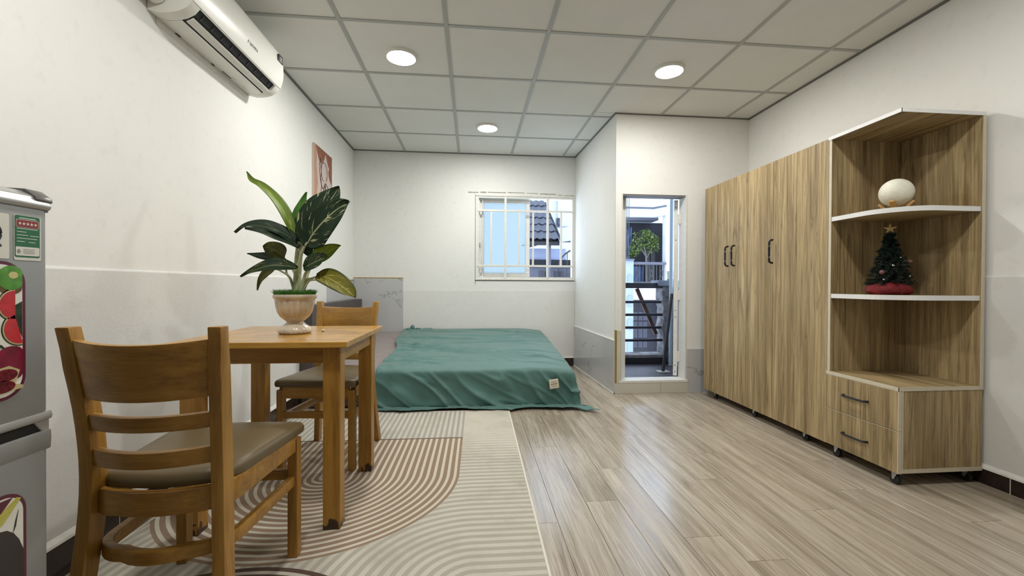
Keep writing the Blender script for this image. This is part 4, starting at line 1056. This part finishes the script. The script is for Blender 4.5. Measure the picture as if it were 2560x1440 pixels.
m = MB(); m.box(FX+.019, BX, WY0, WY0+.017, WZB, WZT).box(FX+.019, BX, WY1-.017, WY1, WZB, WZT).box(FX+.019, BX, WY0+.017, WY1-.017, WZT-.017, WZT).box(FX+.019, BX, WY0+.017, WY1-.017, WZB, WZB+.017).box(BX-.006, BX, WY0+.017, WY1-.017, WZB+.017, WZT-.017)
m.build('body', MAT['oak_z'], wa, .0006, seg=1)
box('edge_band', MAT['cream'], (FX+.0175, FX+.0195, WY0, WY1, WZT-.018, WZT+.0015), wa)
for y0, y1, hy_ in ((3.074, WY1, 3.115), (2.648, 3.071, 3.034), (2.214, 2.645, 2.626)):
    d = box('door', MAT['oak_z'], (FX, FX+.017, y0, y1, WZB-.002, WZT-.002), wa, .001, seg=1)
    handle_v(hy_, 1.099, 1.253, d)
box('door_edge_band', MAT['cream'], (FX+.0005, FX+.0165, 2.2126, 2.2138, WZB, WZT-.003), wa)
for y in (2.40, 2.87, 3.36): caster(2.045, y, wa); caster(2.40, y, wa)

# ------------------------------------------------------------------ open corner shelf with drawers
sh = empty('corner_shelf', (2.22, 2.0, 0)); tag(sh, 'open oak shelf unit with two drawers at the wardrobe end', 'shelf unit')
SY0, SY1 = 1.803, 2.209
box('side_panel', MAT['oak_z'], (FX+.004, BX, SY1-.017, SY1, .471, 1.768), sh, .0006, seg=1)
box('side_edge_band', MAT['cream'], (FX+.0025, FX+.0045, SY1-.017, SY1, .471, 1.768), sh)
box('back_panel', MAT['oak_z'], (BX-.017, BX, SY0+.001, SY1-.017, .471, 1.768), sh, .0006, seg=1)
box('back_edge_band', MAT['cream'], (BX-.017, BX, SY0-.001, SY0+.001, .471, 1.768), sh)
box('top_panel', MAT['oak_y'], (FX+.002, BX, SY0+.002, SY1+.003, 1.768, 1.785), sh, .0006, seg=1)
m = MB().box(FX, FX+.002, SY0, SY1+.003, 1.7675, 1.7855).box(FX, BX, SY0, SY0+.002, 1.7675, 1.7855); m.build('top_edge_band', MAT['white_edge'], sh)
def shelf(z):
    R_ = .20; pts = [(BX-.018, SY1-.018), (FX+.006, SY1-.018)]
    cx, cy = FX+.006+R_, SY0+.006+R_
    for k in range(15):
        a = PI+PI/2*k/14; pts.append((cx+R_*math.cos(a), cy+R_*math.sin(a)))
    pts.append((BX-.018, SY0+.006))
    o = MB().prism(pts, 'z', z-.011, z+.011).build('shelf', MAT['oak_y'], sh)
    edge = pts[1:]; q = [(x, y) for x, y in edge]
    inn = []
    MB().sweep([(x, y, z) for x, y in q], [(-.0012,-.0118),(.0012,-.0118),(.0012,.0118),(-.0012,.0118)]).build('shelf_edge_band', MAT['white_edge'], o)
S1, S2 = 1.322, .893
shelf(S1); shelf(S2)
box('counter', MAT['oak_y'], (FX+.001, BX, SY0+.001, SY1+.003, .454, .471), sh, .0006, seg=1)
m = MB().box(FX-.001, FX+.001, SY0-.001, SY1+.003, .4535, .4715).box(FX-.001, BX, SY0-.001, SY0+.001, .4535, .4715); m.build('counter_edge_band', MAT['cream'], sh)
box('bottom_panel', MAT['oak_y'], (FX+.019, BX, SY0+.001, SY1, .064, .081), sh)
box('bottom_edge_band', MAT['cream'], (FX+.004, BX, SY0-.001, SY0+.001, .064, .083), sh)
box('end_panel', MAT['oak_z'], (FX+.020, BX, SY0+.0015, SY0+.016, .083, .4535), sh, .0006, seg=1)
box('end_edge_band', MAT['cream'], (FX+.0185, FX+.026, SY0-.0005, SY0+.0150, .083, .4535), sh)
box('rear_panel', MAT['oak_z'], (BX-.017, BX, SY0+.017, SY1, .081, .454), sh)
for z0, z1 in ((.264, .4525), (.062, .262)):
    d = box('drawer', MAT['oak_z'], (FX, FX+.017, SY0+.004, SY1+.002, z0, z1), sh, .001, seg=1)
    box('edge_band', MAT['cream'], (FX, FX+.017, SY0, SY0+.0035, z0, z1), d)
    box('lip', MAT['cream'], (FX-.0004, FX+.002, SY0+.004, SY1+.002, z1-.0022, z1-.0002), d)
    zc = z0+.5*(z1-z0)
    zh = .362 if z0 > .2 else .157
    p = [(FX-.001, 2.096, zh), (FX-.018, 2.090, zh), (FX-.024, 2.072, zh), (FX-.024, 2.026, zh), (FX-.024, 1.980, zh), (FX-.018, 1.962, zh), (FX-.001, 1.956, zh)]
    MB().tube(bez(p, 24), .0062, 8).build('handle', MAT['black_metal'], d, smooth=True)
caster(2.03, 1.835, sh, .064); caster(2.41, 1.835, sh, .064); caster(2.03, 2.16, sh, .064); caster(2.41, 2.16, sh, .064)

# ------------------------------------------------------------------ moon lamp on a folding stand
LX, LY = 2.175, 1.985; SZ = S1+.0118
lm = empty('moon_lamp', (LX, LY, SZ)); tag(lm, 'white globe lamp on a folding wood stand, upper shelf', 'lamp')
LR = .071; lz = SZ+.030+LR-.005
MB().sphere((LX, LY, lz), LR, 36, 24).build('globe', MAT['moon'], lm, smooth=80)
for a in (.5, .5+PI/2):
    d = Vector((math.cos(a), math.sin(a), 0)); sd = Vector((-d.y, d.x, 0)); poly = []
    for s in (-1, 1):
        base = Vector((LX, LY, SZ))+d*(s*.030); tip = Vector((LX, LY, SZ+.046))+d*(s*.070)
        n_ = (tip-base).normalized(); up2 = n_.cross(sd).normalized()*.0055
        w_ = sd*.009; vs = []
        for p in (base+Vector((0,0,.0045)), tip):
            vs += [p-w_-up2, p+w_-up2, p+w_+up2, p-w_+up2]
        MB().add(vs, [(3,2,1,0),(4,5,6,7),(0,1,5,4),(1,2,6,5),(2,3,7,6),(3,0,4,7)]).build('stand_arm', MAT['light_wood'], lm)
    z_ = SZ+.0005
    vs = [Vector((LX,LY,z))+d*(s*.034)+sd*(t2*.007) for z in (z_+.001*(a > 1), z_+.009+.001*(a > 1)) for s, t2 in ((-1,-1),(1,-1),(1,1),(-1,1))]
    MB().add(vs, [(3,2,1,0),(4,5,6,7),(0,1,5,4),(1,2,6,5),(2,3,7,6),(3,0,4,7)]).build('stand_foot', MAT['light_wood'], lm)

# ------------------------------------------------------------------ little tinsel tree
CX, CY = 2.18, 2.02; SZ2 = S2+.0118
ct = empty('tabletop_tree', (CX, CY, SZ2)); tag(ct, 'small dark artificial fir with a gold star on the lower shelf', 'artificial tree')
def foldr(j, a): return (.10*math.sin(a*5+j)+.06*math.sin(a*9+1.7*j)) if 0 < j < 5 else 0
MB().lathe([(.078, SZ2+.0005), (.092, SZ2+.016), (.086, SZ2+.040), (.060, SZ2+.056), (.035, SZ2+.064), (.005, SZ2+.066)], 60, (CX, CY), foldr).build('cloth_base', MAT['red_cloth'], ct, smooth=80)
MB().tube([(CX, CY, SZ2+.05), (CX, CY, SZ2+.325)], .006, 8).build('trunk', MAT['needles'], ct)
m = MB(); rs = random.Random(4)
for lvl in range(13):
    z = SZ2+.058+.0205*lvl; R_ = .100*(1-lvl/14.5); nb_ = 12-lvl//2
    for k in range(nb_):
        a = 2*PI*(k+.5*(lvl % 2))/nb_+rs.uniform(-.15,.15); L_ = R_*rs.uniform(.85,1.12)
        p0 = Vector((CX,CY,z)); p1 = Vector((CX+L_*math.cos(a), CY+L_*math.sin(a), z+rs.uniform(-.006,.018)))
        for q in range(120):
            f = rs.random()**.7; p = p0.lerp(p1, f); l = .021*(1.1-f*.35)
            d = ((p1-p0).normalized()*.5+Vector((rs.gauss(0,1), rs.gauss(0,1), rs.gauss(0,1))).normalized()).normalized()
            s_ = d.cross(Vector((rs.gauss(0,1), rs.gauss(0,1), 1))).normalized()*.0016
            m.add([p-s_, p+s_, p+d*l], [(0,1,2)])
tag(m.build('needles', MAT['needles'], ct), kind='stuff')
pts = []
for k in range(10):
    r = .029 if k % 2 == 0 else .0105; a = PI/2+PI*k/5; pts.append((r*math.cos(a), r*math.sin(a)))
cz = SZ2+.345; vv = Vector((-.72,-.69,0)); sd = Vector((.69,-.72,0))
vs = [Vector((CX,CY,cz))+sd*x+Vector((0,0,y)) for x, y in pts]+[Vector((CX,CY,cz))+vv*.007, Vector((CX,CY,cz))-vv*.007]
MB().add(vs, [(k,(k+1)%10,10) for k in range(10)]+[((k+1)%10,k,11) for k in range(10)]).build('star', MAT['star'], ct)
for (dx, dy, z, mt, r) in ((-.045,-.06,.150,'bauble',.006),(-.075,-.03,.115,'pinecone',.012),(.02,-.085,.095,'bauble',.005),(-.02,-.075,.190,'bauble',.004),(.05,-.06,.17,'pinecone',.010),(-.08,-.045,.078,'bauble',.005)):
    MB().sphere((CX+dx, CY+dy, SZ2+z), r, 10, 8).build('bauble' if mt == 'bauble' else 'pinecone', MAT[mt], ct, smooth=80)

# ------------------------------------------------------------------ air conditioner on the left wall
AY0, AY1 = 1.86, 2.655
ac = empty('air_conditioner', (XL+.1, (AY0+AY1)/2, 2.05)); tag(ac, 'white wall air conditioner above the dining table', 'air conditioner')
def ap(x, z): return (XL+x, z)
full = [ap(.001,2.062), ap(.045,2.052), ap(.085,2.054), ap(.125,2.064), ap(.155,2.082), ap(.178,2.110), ap(.192,2.148), ap(.197,2.190), ap(.195,2.240), ap(.186,2.285), ap(.172,2.318), ap(.150,2.336), ap(.001,2.338)]
notch = full[:3]+[ap(.098,2.0566), ap(.098,2.110), ap(.150,2.150), ap(.1735,2.1045)]+full[5:]
cham = [(x, z) for x, z in full]
for a, b in ((AY0, AY0+.055), (AY1-.055, AY1)):
    MB().prism(full, 'y', a, b).build('end_cap', MAT['white_plastic'], ac, .004, smooth=35)
MB().prism(notch, 'y', AY0+.055, AY1-.055).build('housing', MAT['white_plastic'], ac, smooth=35)
MB().prism([ap(.0985,2.0605), ap(.120,2.072), ap(.144,2.088), ap(.164,2.112), ap(.1495,2.1495), ap(.0985,2.1095)], 'y', AY0+.056, AY1-.056).build('outlet', MAT['black'], ac)
MB().prism([ap(.1115,2.0575), ap(.130,2.064), ap(.142,2.0725), ap(.139,2.0775), ap(.126,2.0705), ap(.111,2.0635)], 'y', AY0+.065, AY1-.05).build('flap', MAT['white_plastic'], ac, .001, seg=1, smooth=35)
for k in range(9):
    y = AY0+.10+.075*k; MB().prism([(XL+.146, 2.086), (XL+.1605, 2.1005), (XL+.158, 2.112), (XL+.140, 2.092)], 'y', y, y+.002).build('vane', MAT['fridge_dark'], ac)
MB().prism([ap(.1795,2.108), ap(.1935,2.148), ap(.1985,2.190), ap(.1965,2.240), ap(.1875,2.285), ap(.1735,2.3195), ap(.160,2.330), ap(.160,2.30), ap(.17,2.15)], 'y', AY0+.004, AY1-.004).build('front_panel', MAT['white_plastic'], ac, .0012, seg=1, smooth=35)
nx_, nz_ = .0985, .0005
# brand lettering and dark corner badge on the front panel
tn = Vector((.9945, 0, -.105)); ty = Vector((0, -1, 0)); tu = Vector((.105, 0, .9945))
Mx = Matrix(((0, -.10, .995, XL+.1971), (1, 0, 0, 2.30), (0, .995, .10, 2.175), (0,0,0,1)))
text('brand_lettering', 'Funiki', .042, MAT['grey_ink'], Mx, ac)
MB().prism([(2.575, 2.245), (2.640, 2.245), (2.640, 2.290), (2.595, 2.290)], 'x', XL+.186, XL+.1975).build('corner_badge', MAT['ink'], ac)
for k in range(3): box('badge_print', MAT['sticker_white'], (XL+.1974, XL+.1978, 2.600+.003*k, 2.632, 2.254+.010*k, 2.258+.010*k), ac)
for y, l in ((2.02, .030), (2.28, .022)): box('clip_slot', MAT['black'], (XL+.004, XL+.012, y, y+l, 2.0585, 2.0625), ac)
box('under_slot', MAT['black'], (XL+.018, XL+.022, 2.35, 2.43, 2.0555, 2.0590), ac)
for y in (2.40, 2.50): box('under_label', MAT['grey_ink'], (XL+.040, XL+.052, y, y+.035, 2.0525, 2.0535), ac)
box('mounting_plate', MAT['white_metal'], (XL, XL+.004, AY0+.05, 2.61, 2.035, 2.07), ac)
pc = empty('pipe_cover', (XL+.04, 1.6, 2.10)); tag(pc, 'white wrapped pipe running along the wall from the air conditioner', 'pipe')
MB().tube(bez([(XL+.043, AY0-.001, 2.118), (XL+.043, 1.78, 2.125), (XL+.043, 1.5, 2.155), (XL+.043, .6, 2.22), (XL+.043, -.6, 2.29)], 24), .033, 14).build('sleeve', MAT['ac_low'], pc, smooth=True)
MB().tube([(XL+.043, 1.855, 2.118), (XL+.043, 1.82, 2.121)], .036, 14).build('collar', MAT['white_plastic'], pc, smooth=True)

# ------------------------------------------------------------------ picture
pcx = XL+.0185
pi_ = empty('wall_picture', (XL, 3.86, 1.50)); tag(pi_, 'terracotta line-art picture on the left wall behind the plant', 'picture')
PY0, PY1, PZ0, PZ1 = 3.645, 4.085, 1.500, 2.118
box('canvas', MAT['canvas'], (XL, pcx, PY0, PY1, PZ0, PZ1), pi_, .001, seg=1)
def blob(pts, mt, lift): MB().prism(pts, 'x', pcx-.0004, pcx+lift).build('print_shape', MAT[mt], pi_)
blob([(PY0,PZ1),(PY0,PZ0),(PY0+.05,PZ0),(PY0+.075,1.62),(PY0+.06,1.72),(PY0+.085,1.80),(PY0+.05,1.95),(PY0+.06,2.02),(PY0+.04,PZ1)], 'peach', .0004)
blob([(PY0+.04,PZ1)]+[(PY0+.04+.36*k/20, PZ1-.115*abs(math.sin(k/20*PI*1.55))**.8-.01) for k in range(20)]+[(PY1,1.96),(PY1,PZ1)], 'terracotta', .0008)
blob([(PY1,2.02)]+[(PY1-.085*math.sin(k/14*PI)-.012, 2.04-.18*k/14) for k in range(15)]+[(PY1-.025,1.6),(PY1-.02,PZ0),(PY1,PZ0)], 'terracotta', .0006)
def stroke(pts, r=.0028): MB().tube(bez([(pcx+.0008, y, z) for y, z in pts], 30), r, 6).build('ink_line', MAT['brown_line'], pi_)
cy_, cz_ = 3.88, 1.93
stroke([(cy_+.075*math.cos(a), cz_+.085*math.sin(a)) for a in [-.9+2*PI*k/14*.86 for k in range(15)]])
stroke([(3.775,2.03),(3.765,1.95),(3.78,1.86),(3.81,1.80),(3.80,1.74),(3.83,1.70)]); stroke([(3.785,2.03),(3.80,1.93),(3.80,1.84),(3.84,1.78),(3.90,1.83)])
stroke([(3.90,1.84),(3.86,1.76),(3.88,1.69),(3.84,1.66),(3.86,1.58)]); stroke([(3.90,1.84),(3.93,1.76),(3.97,1.72),(3.95,1.64),(3.97,1.58)]); stroke([(3.91,1.84),(3.96,1.82),(4.0,1.77),(3.97,1.72),(4.01,1.66)]); stroke([(3.90,1.83),(3.90,1.74),(3.93,1.66),(3.91,1.56)]); stroke([(3.76,1.60),(3.79,1.66),(3.84,1.655)])

# ------------------------------------------------------------------ fridge
FXF = -.835
fr = empty('refrigerator', (-1.06, .67, 0)); tag(fr, 'grey two-door refrigerator with fruit panels at the left edge', 'refrigerator')
FY0, FY1 = .425, .922
box('cabinet', MAT['fridge'], (-1.290, FXF-.055, FY0+.004, FY1-.004, .03, 1.085), fr, .008)
def fdoor(z0, z1):
    # door with a softly rounded front edge
    pts = rrect(.052, FY1-FY0, .016, 5, FXF-.026, (FY0+FY1)/2)
    return MB().prism(pts, 'z', z0, z1).build('door', MAT['fridge'], fr, .003, smooth=40)
du = fdoor(.692, 1.088); dl = fdoor(.045, .648)
MB().prism([(FXF-.055, 1.088), (FXF+.002, 1.088), (FXF+.006, 1.096), (FXF-.002, 1.112), (FXF-.022, 1.122), (FXF-.055, 1.124)], 'y', FY0, FY1-.002).build('top_trim', MAT['fridge_light'], fr, .003, smooth=40)
MB().prism([(FXF-.20, 1.086), (FXF-.052, 1.086), (FXF-.052, 1.108), (FXF-.20, 1.108)], 'y', FY0+.004, FY1-.006).build('top_cover', MAT['fridge'], fr, .004)
MB().prism([(FXF-.060, 1.104), (FXF+.004, 1.102), (FXF+.004, 1.112), (FXF-.016, 1.127), (FXF-.060, 1.129)], 'y', FY1-.032, FY1+.003).build('hinge_cap', MAT['fridge_dark'], fr, .005, smooth=40)
box('seam', MAT['fridge_dark'], (FXF-.050, FXF-.001, FY0+.003, FY1-.003, 1.0845, 1.0885), fr)
MB().prism([(FXF-.05,.677),(FXF+.001,.677),(FXF+.003,.684),(FXF+.001,.693),(FXF-.05,.693)], 'y', FY0+.001, FY1+.001).build('handle_lip', MAT['fridge_light'], du, .002, smooth=40)
MB().prism([(FXF-.05,.612),(FXF+.0002,.618),(FXF+.0015,.640),(FXF+.001,.656),(FXF-.05,.658)], 'y', FY0+.001, FY1+.0005).build('handle_lip', MAT['fridge'], dl, .003, smooth=40)
box('handle_gap', MAT['black'], (FXF-.045, FXF-.006, FY0+.01, FY1-.015, .650, .677), fr)
MB().prism([(FY1-.012,.651),(FY1-.001,.651),(FY1-.001,.678),(FY1-.030,.678)], 'x', FXF-.045, FXF-.001).build('gap_end', MAT['fridge_light'], fr, .002, seg=1)
def xprint(name, pts, mt, lift, parent): return MB().prism(pts, 'x', FXF-.001, FXF+lift).build(name, mt, parent)
def fruit_panel(z0, z1, dr):
    cy2, cz2 = (FY0+.872)/2-.0, (z0+z1)/2
    W_, H_ = .872-(FY0+.04), z1-z0; cy2 = (FY0+.04+.872)/2
    xprint('panel_border', rrect(W_, H_, .040, 8, cy2, cz2), MAT['maroon'], .0025, dr)
    return xprint('fruit_panel', rrect(W_-.012, H_-.012, .035, 8, cy2, cz2), MAT['print_white'], .003, dr)
fp = fruit_panel(.735, .985, du); fq = fruit_panel(.18, .565, dl)
def disc(cy2, cz2, r, sz=1, a0=0, a1=2*PI, n=24, cl=None):
    pts = [(cy2+r*math.cos(a0+(a1-a0)*k/n), cz2+r*sz*math.sin(a0+(a1-a0)*k/n)) for k in range(n+(0 if abs(a1-a0-2*PI) < 1e-6 else 1))]
    return [(min(y, .8655), z) for y, z in pts]
xprint('kiwi', disc(.846, .950, .026, 1.0), MAT['kiwi_skin'], .0034, fp); xprint('kiwi', disc(.847, .955, .0235, .95), MAT['kiwi'], .0037, fp); xprint('kiwi', disc(.850, .960, .008, .8), MAT['kiwi_core'], .0040, fp)
def wedge(cy2, cz2, r, rot):
    for rr, mt, lf in ((r, 'melon_skin', .0034), (r*.94, 'melon_rind', .0037), (r*.86, 'melon', .0040)):
        xprint('melon_slice', disc(cy2, cz2, rr, 1.0, rot, rot+PI, 20), MAT[mt], lf, fp)
wedge(.853, .906, .030, PI/2); wedge(.862, .862, .032, PI*.62)
xprint('melon_slice', [(.853,.905),(.8655,.912),(.8655,.845),(.852,.878)], MAT['melon_skin'], .0033, fp)
xprint('pomegranate', disc(.846, .800, .030, 1.05), MAT['pome'], .0042, fp)
xprint('pomegranate', [(.800,.750),(.815,.792),(.842,.796),(.860,.786),(.852,.762),(.8655,.757),(.8655,.752),(.83,.748)], MAT['melon_rind'], .0045, fp)
xprint('pomegranate', disc(.836, .780, .020, .55), MAT['pome_seed'], .0048, fp); xprint('pomegranate', disc(.830, .760, .022, .5), MAT['pome_seed'], .0048, fp)
xprint('leaf_sprig', [(.823,.838),(.830,.830),(.836,.828),(.830,.835)], MAT['melon_skin'], .0046, fp)
xprint('dark_fruit', disc(.826, .40, .045, 2.3), MAT['eggplant'], .0040, fq)
xprint('yellow_slice', [(.815,.505),(.832,.515),(.862,.548),(.855,.552),(.835,.54),(.815,.525)], MAT['avocado'], .0037, fq); xprint('green_leaf', [(.852,.510),(.8575,.528),(.853,.500),(.848,.490)], MAT['melon_skin'], .0037, fq); xprint('red_fruit', [(.80,.535),(.828,.535),(.848,.555),(.83,.556),(.80,.552)], MAT['maroon'], .0036, fq)
# stickers on the freezer door
sk = xprint('energy_sticker', rrect(.0485, .0835, .003, 3, .8785, 1.030), MAT['sticker_white'], .0007, du)
xprint('sticker_field', rrect(.0450, .0775, .003, 3, .8780, 1.0325), MAT['sticker_green'], .0010, sk)
xprint('sticker_field', rrect(.0410, .0150, .003, 3, .8780, 1.0565), MAT['sticker_white'], .0012, sk); xprint('sticker_field', rrect(.0395, .0135, .0025, 3, .8780, 1.0565), MAT['sticker_red'], .0014, sk)
for k in range(5):
    c0 = .8640+.0070*k; st_ = []
    for q in range(10):
        r = .0034 if q % 2 == 0 else .0014; a = PI/2+PI*q/5; st_.append((c0+r*math.cos(a), 1.0563+r*math.sin(a)))
    xprint('sticker_star', st_, MAT['sticker_white'], .0016, sk)
xprint('sticker_print', rrect(.030,.0016,.0005,2,.878,1.0665), MAT['sticker_white'], .0012, sk)
for z, a, b in ((1.0470,.859,.8965),(1.0410,.859,.876),(1.0350,.859,.879),(1.0345,.882,.8985),(1.0290,.859,.8955),(1.0230,.859,.873),(1.0225,.880,.892)):
    xprint('sticker_print', rrect(b-a,.0011,.0004,2,(a+b)/2,z), MAT['sticker_white'], .0012, sk)
xprint('sticker_field', rrect(.0425, .0165, .002, 3, .8780, 1.0050), MAT['sticker_white'], .0013, sk)
xprint('sticker_print', disc(.8620, 1.0045, .0032, 1.3), MAT['grey_ink'], .0015, sk)
for k in range(4): xprint('sticker_print', rrect(.022-.003*(k%2),.0008,.0003,2,.880,1.0090-.0026*k), MAT['grey_ink'], .0015, sk)
sk2 = xprint('round_mark_sticker', rrect(.060, .0810, .003, 3, .8165, 1.030), MAT['sticker_white'], .0007, du)
rg = [(.8165+.0145*math.cos(2*PI*k/40), 1.036+.0205*math.sin(2*PI*k/40)) for k in range(40)]
MB().tube([(FXF+.0008, .818+.0135*math.cos(2*PI*k/40), 1.0340+.0165*math.sin(2*PI*k/40)) for k in range(40)], .0028, 6, closed=True).build('ring_print', MAT['ink'], sk2)
xprint('ring_print', [(.826,1.022),(.8345,1.012),(.832,1.010),(.823,1.019)], MAT['ink'], .0012, sk2)
for s in (FY0+.04, FY1-.04):
    for xx in (-1.25, FXF-.09): MB().lathe([(.016, .0), (.018, .01), (.014, .03)], 16, (xx, s)).build('foot', MAT['caster'], fr)
